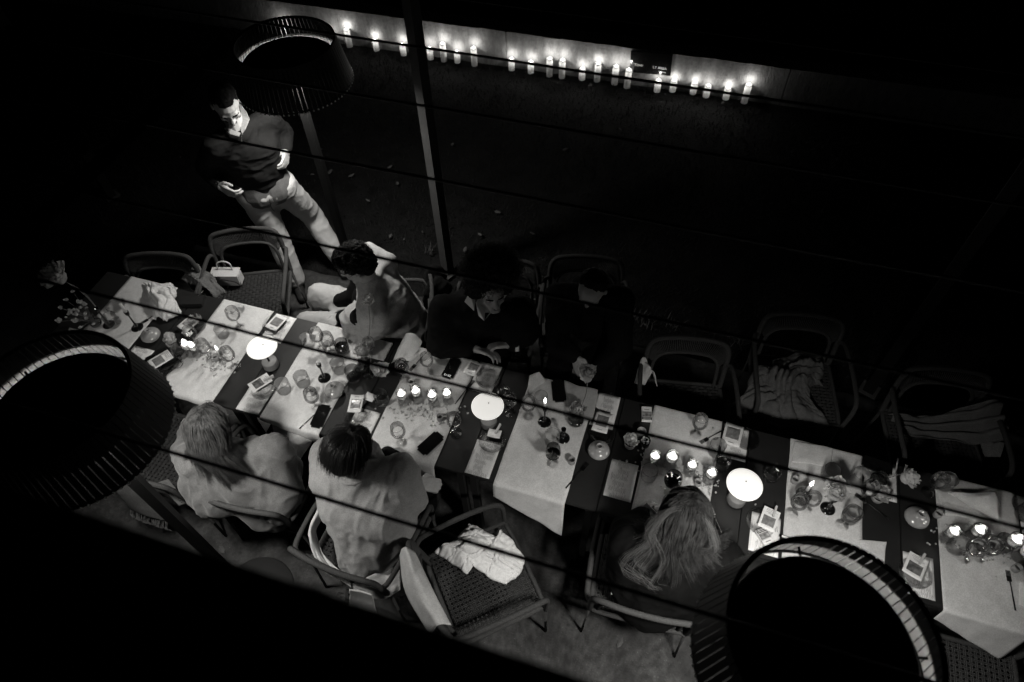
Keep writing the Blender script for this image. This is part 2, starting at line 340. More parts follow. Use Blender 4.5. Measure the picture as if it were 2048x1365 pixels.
# low concrete retaining wall behind the lawn
A = at(650, 75); B_ = at(1700, 222); wdir = (B_ - A); wdir.z = 0; wdir.normalize(); wn = V((-wdir.y, wdir.x, 0))
A = A - wn * .03; WA = A - wdir * 4.2; WB = A + wdir * 8.5; WH = .36
mat('concrete', 0.21, 0.85, (9, .5, 1.25, 12), (45, .6, .012), stretch=(1.8, 1.8, .7))
n = M['concrete'].node_tree; b = n.nodes['Principled BSDF']; vo = n.nodes.new('ShaderNodeTexVoronoi'); vo.inputs['Scale'].default_value = 26; tc = n.nodes['Texture Coordinate']; n.links.new(tc.outputs['Object'], vo.inputs['Vector'])
r_ = n.nodes.new('ShaderNodeValToRGB'); r_.color_ramp.elements[0].position = .06; r_.color_ramp.elements[1].position = .12; r_.color_ramp.elements[0].color = (.25, .25, .25, 1); n.links.new(vo.outputs['Distance'], r_.inputs[0])
old = b.inputs['Base Color'].links[0].from_socket; m_ = n.nodes.new('ShaderNodeMix'); m_.data_type = 'RGBA'; m_.blend_type = 'MULTIPLY'; m_.inputs[0].default_value = 1; n.links.new(old, m_.inputs[6]); n.links.new(r_.outputs[0], m_.inputs[7]); n.links.new(m_.outputs[2], b.inputs['Base Color'])
wall = thing('garden_wall', 'low weathered concrete retaining wall lit by the row of candles', 'wall', WA)
seg = 3; L = (WB - WA).length
cuts = [0, 2.6, 6.36, 9.2, L]
for k in range(4):
    s0, s1 = cuts[k] + .004, cuts[k + 1] - .004; mb = MB(); nn = 60; vs = []; fs = []
    for i in range(nn + 1):
        s_ = s0 + (s1 - s0) * i / nn; p = WA + wdir * s_; hh = WH + .008 * nz(s_ * 3, k) + .005 * nz(s_ * 14, 2)
        vs += [p + V((0, 0, -.06)), p + V((0, 0, hh * .5)) - wn * .003 * nz(s_ * 4), p + V((0, 0, hh)), p + wn * .22 + V((0, 0, hh)), p + wn * .22 + V((0, 0, -.06))]
        if i: o = len(vs) - 10; fs += [(o + j, o + 5 + j, o + 6 + j, o + 1 + j) for j in range(4)]
    fs += [(4, 3, 2, 1, 0), tuple(nn * 5 + j for j in range(5))]
    mb.add(vs, fs).build('wall_panel', 'concrete', wall, False, WA)
# planting bed and shrubs behind the wall
bed = MB(); P0 = WA + wn * .22 - wdir * 20; P1 = WB + wn * .22 + wdir * 30
bed.add([P0 + V((0, 0, .3)), P1 + V((0, 0, .3)), P1 + wn * 9 + V((0, 0, .45)), P0 + wn * 9 + V((0, 0, .45))], [(0, 1, 2, 3)]); structure(bed, 'planting_bed', 'lawn_soil')
bedf = MB(); bedf.box((0, 0, 0), (.01, .01, .01))
def on_wall_x(px, py):
    d = ROT @ V((px - 1024, py - 682.5, FPX)); o = V((0, 0, CAMH)); return o + d * ((WA - o).dot(wn) / d.dot(wn))
def shrub(px, py, size, label, seed, n_=420):
    c = on_wall_x(px, py) + wn * (.25 + size * .75); c.z = .30; t = thing('shrub', label, 'shrub', c, group='shrubs behind the low wall'); r = random.Random(seed)
    st = MB(); lf = MB()
    for k in range(9):
        a = r.random() * 6.28; e = V((math.cos(a), math.sin(a), 0)) * size * .6 * r.random() + V((0, 0, size * (.6 + .5 * r.random())))
        st.tube(bez([(0, 0, 0), e * .5 + V((0, 0, .05)), e], 3), [.008, .007, .006, .005, .004, .003, .002], 5)
        for q in range(n_ // 9):
            f = .35 + .75 * r.random(); p = e * f + V((r.gauss(0, .07), r.gauss(0, .07), r.gauss(0, .06))) * size * 1.6; s_ = .018 + .02 * r.random(); d = V((r.gauss(0, 1), r.gauss(0, 1), r.gauss(.3, .6))).normalized(); a_, b_, _ = frame(d)
            lf.add([p - a_ * s_, p - b_ * s_ * .5, p + a_ * s_ + d * s_ * .3, p + b_ * s_ * .5], [(0, 1, 2, 3)])
    st.build('stem', 'bark', t); lf.build('foliage', 'leaf_dark', t, False, stuff=True)
shrub(905, 22, .45, 'dark leafy shrub above the wall behind the pergola post', 1)
shrub(1520, 100, .30, 'small dark shrub above the wall end beyond the last candle', 2)
shrub(1700, 20, .55, 'dark shrub left of the pale-leaved one in the upper right corner', 3)
shrub(1850, 65, .6, 'pale-leaved bushy shrub in the unlit upper right corner', 4)
shrub(1990, 30, .55, 'dark shrub at the far right end above the wall', 5)

# sign on the wall
tl = at(1263, 102, .33)
def on_wall(px, py):
    """point of the wall's front face seen at the pixel"""
    d = ROT @ V((px - 1024, py - 682.5, FPX)); o = V((0, 0, CAMH)); t = (WA - o).dot(wn) / d.dot(wn); return o + d * t
q = [on_wall(*p) for p in ((1262.5, 101.5), (1346, 108.5), (1341, 151), (1259.5, 143.5))]
sg = thing('sign', 'black sign plate with small white lettering mounted on the wall', 'sign', q[3]); c = sum(q, V()) / 4; pl = MB(); off = -wn * .012
pl.add([p - wn * .001 for p in q] + [p + off for p in q], [(4, 5, 6, 7), (0, 1, 5, 4), (1, 2, 6, 5), (2, 3, 7, 6), (3, 0, 4, 7), (3, 2, 1, 0)]).build('plate', 'black_glass', sg, False, q[3])
wz = V((0, 0, 1))
def text(body, size, org, xd, yd, ma, parent, origin, name='lettering', ext=.0006, align='CENTER', shear=0.0):
    cu = bpy.data.curves.new('t', 'FONT'); cu.body = body; cu.size = size; cu.extrude = ext; cu.align_x = align; cu.shear = shear; cu.resolution_u = 2
    ob = bpy.data.objects.new('t', cu); WS.collection.objects.link(ob)
    with bpy.context.temp_override(scene=WS, view_layer=WS.view_layers[0]): dg = bpy.context.evaluated_depsgraph_get(); dg.update()
    me = bpy.data.meshes.new_from_object(ob.evaluated_get(dg)); WS.collection.objects.unlink(ob); JUNK.append(ob)
    xd = V(xd).normalized(); yd = V(yd).normalized(); zd = xd.cross(yd); R = Matrix((xd, yd, zd)).transposed(); me.name = name
    for vtx in me.vertices: vtx.co = R @ vtx.co + V(org) - V(origin)
    me.materials.clear(); me.materials.append(M[ma]); o = bpy.data.objects.new(name, me); C.objects.link(o)
    if parent: o.parent = parent
    return o
mat('sign_letter', .5, .6)
text('TOW          LY AREA', .036, c - wz * .045 + off * 1.1, wdir, wz, 'sign_letter', sg, q[3], 'lettering')
text('Toiletten', .020, c + wdir * .125 - wz * .080 + off * 1.1, wdir, wz, 'sign_letter', sg, q[3], 'lettering')

# fallen leaves on lawn and paving
LEAF = ['pale leaf on the lawn between the lamp pole and the pergola post', 'leaf on the lawn close to the right side of the lamp pole', 'bright leaf alone on the lawn right of the pergola post', 'left one of two leaves on the lawn above the bare shoulder of the shawl guest', 'right one of two leaves on the lawn above the shawl guest', 'leaf just below the rim of the upper lamp shade', 'faint leaf right of the pergola post at mid height', 'leaf touching the left side of the pergola post foot', "leaf on the lawn between the lamp pole and the man's left hand", 'leaf among the weeds at the paving edge, right of the bowed guest', 'leaf on the dark lawn between the two right empty chairs', 'faint leaf halfway between lamp pole and pergola post', 'leaf on the lawn above the bowed guest', 'leaf on the lawn above the afro hair', 'isolated leaf in the middle of the dark lawn', 'leaf on the upper lawn below the widest candle gap', 'leaf on the upper lawn below the black sign', 'leaf lying just in front of the candles under the sign', 'leaf in front of the last candles, left one', 'leaf in front of the last candles, right one', 'leaf right above the afro hair crown', "leaf left of the post, level with the man's belt", 'leaf between the afro guest and the bowed guest on the ground', 'pale leaf on the paving above the round side table', 'leaf on the paving between the legs of the long-haired guest chair', 'leaf on the paving left of the bottom right lamp shade', 'leaf below the short candle left of the three tall ones', 'leaf below the tall candle third left of the sign', 'leaf below the short candle first right of the sign', "leaf near the man's left hand on the lawn"]
leafpx = [(795, 368), (703, 352), (995, 425), (781, 473), (808, 480), (640, 300), (905, 290), (845, 465), (660, 345), (1290, 650), (1640, 640), (736, 402), (1065, 468), (930, 500), (1130, 300), (1040, 245), (1240, 260), (1320, 205), (1445, 207), (1480, 200), (960, 470), (780, 335), (1070, 600), (444, 1100), (1240, 1286), (1294, 1253), (1115, 168), (1180, 172), (1330, 190), (625, 350)]
for i, (px, py) in enumerate(leafpx):
    p = at(px, py, .0 if at(px, py).y < PAVE_Y else .01); r = random.Random(i); a = r.random() * 6.28; s_ = .010 + .028 * r.random(); u = V((math.cos(a), math.sin(a), .15)); v_ = V((-math.sin(a), math.cos(a), .1)); mb = MB()
    mb.add([-u * s_, -u * s_ * .3 - v_ * s_ * .45, u * s_ * .5 - v_ * s_ * .35, u * s_, u * s_ * .5 + v_ * s_ * .35, -u * s_ * .3 + v_ * s_ * .45, V((0, 0, .008))], [(0, 1, 6), (1, 2, 6), (2, 3, 6), (3, 4, 6), (4, 5, 6), (5, 0, 6)])
    o = mb.build('fallen_leaf', 'leaf_pale', smooth=False); o.location = p + V((0, 0, .006)); onp = at(px, py).y < PAVE_Y
    tag(o, LEAF[i], 'leaf', 'fallen leaves on the paving' if onp else 'fallen leaves on the lawn')

# pillar candles along the wall
def candle_proto(h, r=.033):
    t = thing('pillar_candle', 'x', 'candle', (0, 0, 0)); mb = MB()
    mb.lathe([(0, 0), (r, 0), (r * 1.01, h * .5), (r, h - .012), (r * .97, h - .002), (r * .90, h), (r * .82, h - .002), (r * .74, h - .012), (r * .4, h - .015), (0, h - .015)], 20).build('wax_body', 'wax', t)
    MB().tube([(0, 0, h - .015), (.001, 0, h - .004)], .0012, 5).build('wick', 'wick', t)
    MB().lathe([(0, h - .008), (.0045, h - .004), (.0055, h + .002), (.003, h + .011), (0, h + .020)], 8).build('flame', 'flame', t)
    light('flame_light', (0, 0, h + .022) , .90, .006, t); light('wax_glow', (0, 0, h - .028), .14, .012, t); return t
small = candle_proto(.125); tall = candle_proto(.20)
z8 = [((180, 250), (195, 385)), ((397, 325), (415, 415)), ((622, 362), (637, 455)), ((842, 400), (860, 487)), ((948, 355), (970, 503)), ((1070, 425), (1080, 515)), ((1208, 392), (1220, 540)), ((1523, 485), (1525, 575)), ((1680, 510), (1682, 600)), ((1835, 482), (1835, 628)), ((1935, 495), (1937, 640))]
z7 = [((72, 487), (68, 612)), ((240, 440), (222, 630)), ((400, 460), (402, 660)), ((550, 510), (530, 697)), ((862, 610), (838, 735)), ((1020, 620), (998, 735)), ((1233, 650), (1208, 760)), ((1350, 660), (1342, 790)), ((1568, 695), (1545, 812)), ((1783, 660), (1735, 850))]
foot = [(650 + x[1][0] / 4.096, x[1][1] / 4.096) for x in z8] + [(1150 + x[1][0] / 5.12, 40 + x[1][1] / 5.12) for x in z7]
tl_ = [0] + [4, 6, 9, 10, 12, 13, 14, 20]
names = {0: 'tall white pillar candle just right of the round lamp shade', 1: 'short pillar candle, first one left of the pergola post pair', 2: 'short pillar candle immediately left of the pergola post', 3: 'short pillar candle immediately right of the pergola post',
 4: 'tall pillar candle between two short ones right of the post', 5: 'short pillar candle between two tall ones right of the post', 6: 'tall pillar candle before the widest gap in the row', 7: 'short pillar candle just after the widest gap in the row', 8: 'short pillar candle beside the joint in the wall',
 9: 'left one of the close pair of tall pillar candles', 10: 'right one of the close pair of tall pillar candles', 11: 'short pillar candle left of the three tall ones by the sign', 12: 'tall pillar candle, third left of the black sign', 13: 'tall pillar candle, second left of the black sign',
 14: 'tall pillar candle at the left edge of the black sign', 15: 'short pillar candle below the right end of the black sign', 16: 'short pillar candle first right of the black sign', 17: 'left one of the close pair of short candles right of the sign', 18: 'right one of the close pair of short candles right of the sign', 19: 'short pillar candle second from the right end of the row', 20: 'tall pillar candle at the right end of the row'}
for i, (px, py) in enumerate(foot):
    p = at(px, py - 3, .0); p = p + wn * .02; p.z = -.025
    dup(tall if i in tl_ else small, p, random.random() * 6, names[i], 'pillar candles along the wall')
for px, py, nm in ((668, 92, 'short pillar candle half hidden at the right rim of the round shade'), (572, 75, 'pillar candle hidden behind the round lamp shade, first of the row')):
    p = at(px, py, 0); p.z = -.025; dup(small, p, 1, nm, 'pillar candles along the wall')

# pergola: posts, side beams, wires
def post(foot_, label, w_=.07, h=2.72, rz=-22, ma='post_unlit'):
    t = thing('pergola_post', label, 'post', foot_, rad(rz), 'pergola posts'); MB().box((0, 0, h / 2), (w_, w_, h)).build('post_shaft', ma, t, False)
    MB().box((0, 0, .004), (.12, .12, .008)).build('base_plate', 'post_metal', t, False); return t
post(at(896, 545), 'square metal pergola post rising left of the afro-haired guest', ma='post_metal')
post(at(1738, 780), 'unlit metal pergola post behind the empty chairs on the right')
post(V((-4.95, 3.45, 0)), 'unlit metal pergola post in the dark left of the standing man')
pb = MB().box((-1.6, 3.45, 2.77), (9.2, .06, .09)).build('pergola_beam', 'post_metal', smooth=False); tag(pb, 'long metal beam joining the pergola posts along the lawn', 'beam')
for x, lb in ((-3.30, 'sloping unlit pergola rafter crossing the dark upper left'),):
    a = at(20, 500, 2.72); b_ = at(450, 85, 2.72); pb = MB().tube([a, b_], .03, 4).build('pergola_rafter', 'rafter_unlit', smooth=False); tag(pb, lb, 'beam')
pb = MB().tube([at(20, 60, 2.70), at(165, 300, 2.70)], .022, 4).build('pergola_rafter', 'rafter_unlit', smooth=False); tag(pb, 'short unlit pergola strut in the top left corner', 'beam')
wl = ['front pergola wire, nearest the balcony ledge', 'second pergola wire, crossing the whole table from the big flower to the right end', 'third pergola wire, crossing the lawn edge and the curly head', 'fourth pergola wire, crossing the standing man at the chest', 'fifth pergola wire, crossing the middle of the lawn', 'sixth pergola wire, running across the row of candles', 'seventh pergola wire, above the top of the concrete wall']
for y, lb in zip((.43, .76, 1.075, 1.405, 1.735, 2.06, 2.42), wl):
    r = random.Random(int(y * 100)); o = MB().tube([V((-4.9 + 7.5 * k / 20, y + .004 * r.random(), 2.75 - .012 * math.sin(math.pi * k / 20))) for k in range(21)], .0046, 6).build('pergola_wire', 'wire'); tag(o, lb, 'wire', 'wires stretched across the pergola')
# balcony ledge under the camera
lg = thing('balcony_ledge', 'out of focus black balcony ledge in the lower left corner', 'ledge', (0, 0, 0))
MB().box((0, -.43, 3.24), (9, 1.14, .12)).build('slab', 'ledge', lg, False); MB().tube([(-4.5, .135, 3.30), (4.5, .135, 3.30)], .012, 8).build('edge_trim', 'ledge', lg)

# ================================================================== floor lamps with slatted shades
def floor_lamp():
    t = thing('floor_lamp', 'x', 'lamp', (0, 0, 0)); RT, RB = .265, .313; zt, zb = 2.122, 1.900; zd = 2.010
    MB().lathe([(0, 0), (.16, 0), (.16, .012), (.02, .02), (0, .02)], 32).build('base', 'lamp_pole', t)
    MB().box((0, 0, (.02 + zd) / 2), (.044, .044, zd - .02)).build('pole', 'lamp_pole', t, False)
    MB().lathe([(0, zd + .012), (.246, zd + .012), (.255, zd + .004), (.255, zd - .008), (0, zd - .008)], 64).build('cover_disc', 'lamp_black', t)
    for R, z in ((RT, zt), (RB, zb)):
        MB().lathe([(R + .006 * math.cos(k * math.pi / 4), z + .006 * math.sin(k * math.pi / 4)) for k in range(8)], 96, close=True).build('ring', 'lamp_black', t)
    sp = MB()
    for k in range(4): a = math.pi / 2 * k + .5; sp.tube([(0, 0, zd - .012), (.289 * math.cos(a), .289 * math.sin(a), zd - .012)], .004, 6)
    sp.build('spokes', 'lamp_black', t)
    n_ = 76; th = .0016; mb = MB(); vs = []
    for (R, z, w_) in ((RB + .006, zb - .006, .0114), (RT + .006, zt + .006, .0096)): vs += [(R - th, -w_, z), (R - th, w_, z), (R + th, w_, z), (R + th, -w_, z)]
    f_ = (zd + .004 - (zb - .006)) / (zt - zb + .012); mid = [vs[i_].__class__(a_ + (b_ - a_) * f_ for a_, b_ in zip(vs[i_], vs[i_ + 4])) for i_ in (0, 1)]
    mb.add(vs + mid, [(0, 8, 9, 1), (8, 4, 5, 9), (1, 9, 5, 6, 2), (2, 6, 7, 3), (3, 7, 4, 8, 0), (4, 7, 6, 5), (0, 1, 2, 3)]); mm = mb.mesh('slat', False); mm.materials.append(M['slat']); mm.materials.append(M['slat_lit_inner']); mm.polygons[0].material_index = 1  # inner face pale only below the disc: light and shade put into colour
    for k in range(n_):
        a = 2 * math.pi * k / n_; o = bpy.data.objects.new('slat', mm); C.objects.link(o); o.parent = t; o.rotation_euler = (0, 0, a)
    rv = MB()
    for k in range(n_):
        a = 2 * math.pi * (k + .5) / n_; rv.ell(((RB + .006) * math.cos(a), (RB + .006) * math.sin(a), zb - .007), (.0060, .0060, .0060), n=6)
    rv.build('light_dots', 'bead', t, stuff=True)  # balls added at the gaps to stand in for dots of light
    MB().lathe([(.03, zd - .010), (.126, zd - .010), (.126, zd - .018), (.03, zd - .018)], 40).build('diffuser', 'lamp_white', t); MB().lathe([(.1275, zd - .010), (.1290, zd - .010), (.1290, zd - .017), (.1275, zd - .017)], 48, close=True).build('light_strip', 'led', t)
    la = light('lamp_light', (0, 0, zd - .03), LAMP_W, .06, t, 'AREA', .2); la.data.spread = rad(128); return t
LAMP_W = 29.0; LAMP_G = 3.0
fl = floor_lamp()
gl_ = 'floor lamps with slatted drum shades'
def power(o, k):
    for ch in o.children:
        if ch.type == 'LIGHT': ch.data = ch.data.copy(); ch.data.energy *= k
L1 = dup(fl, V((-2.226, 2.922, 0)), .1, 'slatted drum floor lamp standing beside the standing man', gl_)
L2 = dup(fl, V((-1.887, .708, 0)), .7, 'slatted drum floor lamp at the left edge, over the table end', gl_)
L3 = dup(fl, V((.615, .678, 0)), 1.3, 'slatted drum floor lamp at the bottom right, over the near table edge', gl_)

power(L2, .72); power(L3, 1.15); power(L1, .85)
# ================================================================== TABLES
FAR, NEAR = 2.155, 1.452
seams = [-3.56, -2.86, -2.16, -1.47, -.79, -.085, .61, 1.36, 2.06, 2.76]
def table(x0, x1, label):
    cx, cy = (x0 + x1) / 2, (FAR + NEAR) / 2; t = thing('square_table', label, 'table', (cx, cy, 0), 0, 'dark square tables pushed together'); hw, hd = (x1 - x0) / 2 - .002, (FAR - NEAR) / 2
    bm = bmesh.new(); bmesh.ops.create_cube(bm, size=1)
    for v_ in bm.verts: v_.co = V((v_.co.x * 2 * hw, v_.co.y * 2 * hd, v_.co.z * .022 + T - .011))
    bmesh.ops.bevel(bm, geom=[e for e in bm.edges], offset=.003, segments=2, affect='EDGES'); me = bpy.data.meshes.new('tabletop'); bm.to_mesh(me); bm.free(); me.materials.append(M['tabletop'])
    o = bpy.data.objects.new('tabletop', me); C.objects.link(o); o.parent = t
    MB().box((0, hd - .03, T - .042), (2 * hw - .04, .02, .04)).box((0, -hd + .03, T - .042), (2 * hw - .04, .02, .04)).build('apron', 'table_metal', t, False)
    for sx in (-1, 1):
        for sy in (-1, 1): MB().box((sx * (hw - .035), sy * (hd - .035), (T - .022) / 2), (.035, .035, T - .022)).build('leg', 'table_metal', t, False)
tn = ['leftmost dark square table, with the tall flower and the black candle holder', 'dark square table under the unlit vase and the eyeglasses', 'dark square table carrying the left disc lamp', 'dark square table in front of the guest in the light shawl', 'dark square table carrying the middle disc lamp', 'dark square table in front of the guest in the dark shirt', 'dark square table with the cigarette pack and the four big votives', 'dark square table carrying the right disc lamp', 'dark square table with the flat round vase and the folded napkin at the right', 'dark square table at the right edge of the picture']
for i in range(9): table(seams[i], seams[i + 1], tn[i])

def runner(x0, x1, label, hf0=.0, hf1=.0, y0=NEAR, y1=FAR, skew=0, seed=0, ma='linen', back=0.0):
    """linen runner across the table; hf0/hf1: how far it hangs at its left/right near corner"""
    z = T + .0035; ztop = T + .004
    def fn(u, v_):
        x = x0 + (x1 - x0) * u + .004 * nz(v_ * 4, seed, 1) * (1 if u < .5 else -1); hang = hf0 + (hf1 - hf0) * u; Ls = (y1 - y0) + hang + .0001; s = v_ * Ls; b0 = back + (y1 - y0)
        wr = .0012 * nz(x * 9, s * 14, seed) + .0022 * max(0, nz(x * 3 + seed, s * 26, seed)) ; ed = 0
        if s <= (y1 - y0): return (x, y1 - s, ztop + abs(wr) * 1.2)
        q = s - (y1 - y0); a = min(q / .012, math.pi / 2); r = .012
        fall = max(0, q - r * math.pi / 2); lean = .10
        yy = y0 - r * math.sin(a) - fall * lean - .006 * nz(u * 5, q * 6, seed) * min(1, q * 30); zz = ztop - r * (1 - math.cos(a)) - fall
        return (x + .02 * q * (u - .5) + .03 * fall * skew, yy, zz)
    o = sheet(fn, 22, 90, .0016).build('table_runner', ma); o.location = (0, 0, 0); c = V(((x0 + x1) / 2, (y0 + y1) / 2, T)); me = o.data
    for vtx in me.vertices: vtx.co -= c
    o.location = c; return tag(o, label, 'runner', 'linen runners laid across the tables')
runner(-3.37, -3.01, 'linen runner at the left table end under the crumpled napkin', .02, .02, seed=1)
runner(-2.67, -2.31, 'linen runner between the flower pot and the left disc lamp', .03, .05, seed=2)
runner(-2.0, -1.63, 'linen runner in front of the shawl guest with the red wine tumbler', .02, .10, seed=3)
runner(-1.345, -.955, 'linen runner with the row of four bright votives and a phone', .05, .22, seed=4)
runner(-.625, -.245, 'linen runner with the longest overhang at the near edge', .13, .34, seed=5, skew=.3)
runner(.085, .455, 'linen runner with the full red wine glass and four round votives', .02, .02, seed=6)
runner(.815, 1.18, 'linen runner with the black candle holder under a flower at the right', .03, .03, seed=7)
runner(1.53, 1.905, 'last linen runner at the right, its near end hanging askew', .10, .30, seed=8, skew=.25)
runner(2.25, 2.62, 'linen runner mostly outside the right picture edge', .05, .1, seed=9)
runner(-3.90, -3.585, 'folded linen end at the left tip of the table', 0, 0, 1.49, 1.70, seed=10) if False else None

def flat(name, quad, ma, th=.0008, z=T + .0008, origin=None, parent=None, curl=0):
    q = [V((p.x, p.y, z)) for p in quad]; c = sum(q, V()) / 4; up = V((0, 0, th)); mb = MB(); n_ = 6
    def fn(u, v_):
        p = (q[0] * (1 - u) + q[1] * u) * (1 - v_) + (q[3] * (1 - u) + q[2] * u) * v_; return p + V((0, 0, th + curl * (abs(u - .5) * 2) ** 3 + curl * .6 * (abs(v_ - .5) * 2) ** 4))
    o = sheet(fn, n_, n_, th).build(name, ma, parent)
    oo = V(origin) if origin is not None else c
    for vtx in o.data.vertices: vtx.co -= oo
    if not parent: o.location = oo
    return o, c
def scribble(mb, org, xd, yd, w_, h, lines, seed, z):
    r = random.Random(seed)
    for L_ in range(lines):
        y = h * (1 - (L_ + .7) / lines); x = w_ * (.08 + .25 * r.random()); end = w_ * (.6 + .33 * r.random()); ph = r.random() * 9; pts = []; k = 0
        while x < end:
            a = h * .16 * (1 if r.random() > .25 else 1.9); p = org + xd * (x + .0018 * math.sin(k * 1.9)) + yd * (y + a * .35 * math.sin(k * 1.57 + ph)); pts.append(V((p.x, p.y, z))); x += w_ * .013 + (w_ * .02 if r.random() < .06 else 0); k += 1
        for i in range(len(pts) - 1):
            a, b_ = pts[i], pts[i + 1]; d = (b_ - a); s_ = V((-d.y, d.x, 0)).normalized() * .00045; mb.add([a - s_, b_ - s_, b_ + s_, a + s_], [(0, 1, 2, 3)])
def menu(x0, x1, ynear, side, label, seed, zb=T + .0025, rot=0, ylen=.205, lines=6):
    """a handwritten paper menu; side=-1 read from the near side, +1 from the far side"""
    cx = (x0 + x1) / 2; cy = ynear + ylen / 2; t = thing('menu_sheet', label, 'menu', (cx, cy, zb), rad(rot), 'handwritten paper menus'); w_ = x1 - x0
    def fn(u, v_): return ((u - .5) * w_, (v_ - .5) * ylen, .0012 + .0014 * abs(nz(u * 2, v_ * 2, seed)) + .002 * (abs(u - .5) * 2) ** 6 * nz(seed, v_ * 3))
    sheet(fn, 8, 10, .0006).build('paper', 'paper', t); ink = MB()
    xd = V((1, 0, 0)) * (1 if side < 0 else -1); yd = V((0, 1, 0)) * (1 if side < 0 else -1); org = V((-w_ / 2 if side < 0 else w_ / 2, -ylen / 2 if side < 0 else ylen / 2, 0))
    scribble(ink, org, xd, yd, w_, ylen, lines, seed, .0046); ink.build('handwriting', 'ink', t, False); return t
menu(-2.285, -2.145, 1.94, 1, 'paper menu at the far edge right of the left table lamp runner', 1)
menu(-2.16, -2.015, 1.455, -1, 'paper menu beside the left disc lamp at the near table edge', 2)
menu(-1.50, -1.36, 1.46, -1, 'paper menu in front of the dark-haired guest in the light sweater', 3)
menu(-.945, -.81, 1.955, 1, 'paper menu at the far edge under the clear plate beside the clock phone', 4, rot=-1)
menu(-.79, -.655, 1.46, -1, 'paper menu with a clear bowl on it below the middle disc lamp', 5)
menu(-.235, -.105, 1.93, 1, 'paper menu at the far edge near the guest in the dark shirt', 6, ylen=.22)
menu(-.07, .072, 1.545, -1, 'paper menu lying alone on bare dark tabletop', 7, ylen=.215)
menu(.47, .60, 1.94, 1, 'paper menu at the far edge with the framed card, under the hanging blanket', 8)
menu(.66, .80, 1.47, -1, 'paper menu below the right disc lamp with a cigarette pack on it', 9)
menu(1.365, 1.50, 1.475, -1, 'paper menu by the bottom right lamp shade with a clipped card', 10)
menu(-2.99, -2.85, 1.47, -1, 'paper menu at the left under the eyeglasses', 11)
menu(1.915, 2.05, 1.94, 1, 'paper menu cut by the right picture edge', 12)
menu(1.20, 1.345, 1.93, 1, 'paper menu under the lying phone at the far edge on the right', 13)

def plate(px, py, label, r=.068, hz=0.0):
    p = at(px, py, T + .008 + hz); t = thing('glass_plate', label, 'plate', (p.x, p.y, T + .0055 + hz), 0, 'clear glass plates'); th = .0022
    MB().lathe([(0, 0), (r * .62, 0), (r * .7, .002), (r * .97, .011), (r, .012), (r * .99, .0135), (r * .7, .0045), (0, .0025)], 40).build('dish', 'plate_glass', t)
    return t
# card packets (a white printed card with a glossy picture, some with a wooden peg)
def card(px, py, ang, label, hz=.012, w_=.085, h=.115, ma=None, tilt=0.0, peg=None, note=False, title=True, gap=None):
    ma = ma or ('photo_print', 'photo_print_grey', 'photo_print_dark')[int(px) % 3]
    p = at(px, py, T + hz); t = thing('picture_card', label, 'card', (p.x, p.y, T + hz), rad(ang), 'printed picture cards at the place settings'); t.rotation_euler = (tilt, 0, rad(ang))
    def fn(u, v_): return ((u - .5) * w_, (v_ - .5) * h, .004 * (2 * u - 1) ** 2 + .0015)
    sheet(fn, 6, 6, .0012).build('card', 'paper', t)
    def fp(u, v_): uu = .14 + .72 * u; return ((uu - .5) * w_, (.20 + .52 * v_ - .5) * h, .004 * (2 * uu - 1) ** 2 + .0042 + .0018 * nz(u * 3, v_ * 3, px) + .002 * math.sin(math.pi * u) * math.sin(math.pi * v_))
    sheet(fp, 12, 12, .0008).build('picture', ma, t)
    if title:
        tb = MB(); r = random.Random(int(px))
        for k in range(7): tb.box(((-.5 + .36 + k * .045) * w_, .38 * h, .0035), (.028 * w_, .022 * h * (1 + .6 * r.random()), .0005))
        tb.build('title', 'print_dark', t, False)
    if note:
        nb = MB(); nb.box((0, .52 * h, .005), (w_ * .98, h * .28, .0006)); nb.build('note_slip', 'paper', t, False); sk = MB(); scribble(sk, V((-w_ * .45, .40 * h, 0)), V((1, 0, 0)), V((0, 1, 0)), w_ * .9, h * .24, 3, int(px), .0058); sk.build('handwriting', 'ink', t, False)
    if peg is not None:
        pg = MB(); rm = Matrix.Rotation(rad(peg), 3, 'Z'); c = V((.012, .56 * h, .012))
        for s_ in (-1, 1): pg.box(c + V((0, 0, s_ * .0045)), (.010, .060, .0055), rot=rm @ Matrix.Rotation(s_ * .05, 3, 'X'))
        pg.build('wooden_peg', 'wood_clip', t, False)
    return t
for a in [(549, 650, 'clear plate under the picture card at the far edge left of the bare stripe', .072), (528, 782, 'clear plate under the pegged card below the left disc lamp', .068), (476, 622, 'clear empty dish near the far edge on the second runner', .045), (712, 832, 'clear plate under the shiny sachet by the dark head', .066),
          (878, 738, 'clear empty plate between the fork and the clock phone', .068), (976, 760, 'clear plate on the menu above the middle disc lamp', .068), (985, 884, 'clear plate under the small pegged note below the middle lamp', .072), (1204, 868, 'clear plate under the picture card left of the small bowl flower', .072),
          (1492, 880, 'clear plate on the menu beside the picture card at the far edge', .068), (1522, 1046, 'clear plate under the pegged card below the right disc lamp', .072), (1829, 1148, 'clear plate under the pegged card by the bottom right shade', .074), (1293, 1030, 'clear plate with the open black clutch in front of the long-haired guest', .076),
          (232, 612, 'clear plate near the left table end by the tall black holder', .062), (2052, 1015, 'clear plate cut by the right picture edge', .07), (340, 728, 'clear plate under the picture card near the eyeglasses', .07)]: plate(a[0], a[1], a[2], a[3])
card(553, 646, 170, 'picture card on a plate at the far edge, left group', .018)
card(518, 768, -32, 'picture card with wooden peg below the left disc lamp', .045, peg=-8, note=True, w_=.075, h=.105)
card(712, 808, 15, 'shiny foil sachet card in front of the dark-haired guest', .035, ma='foil', w_=.075, h=.115)
card(946, 737, 172, 'picture card with curved shiny print beside the clock phone', .02, note=False, ma='foil', w_=.078, h=.10)
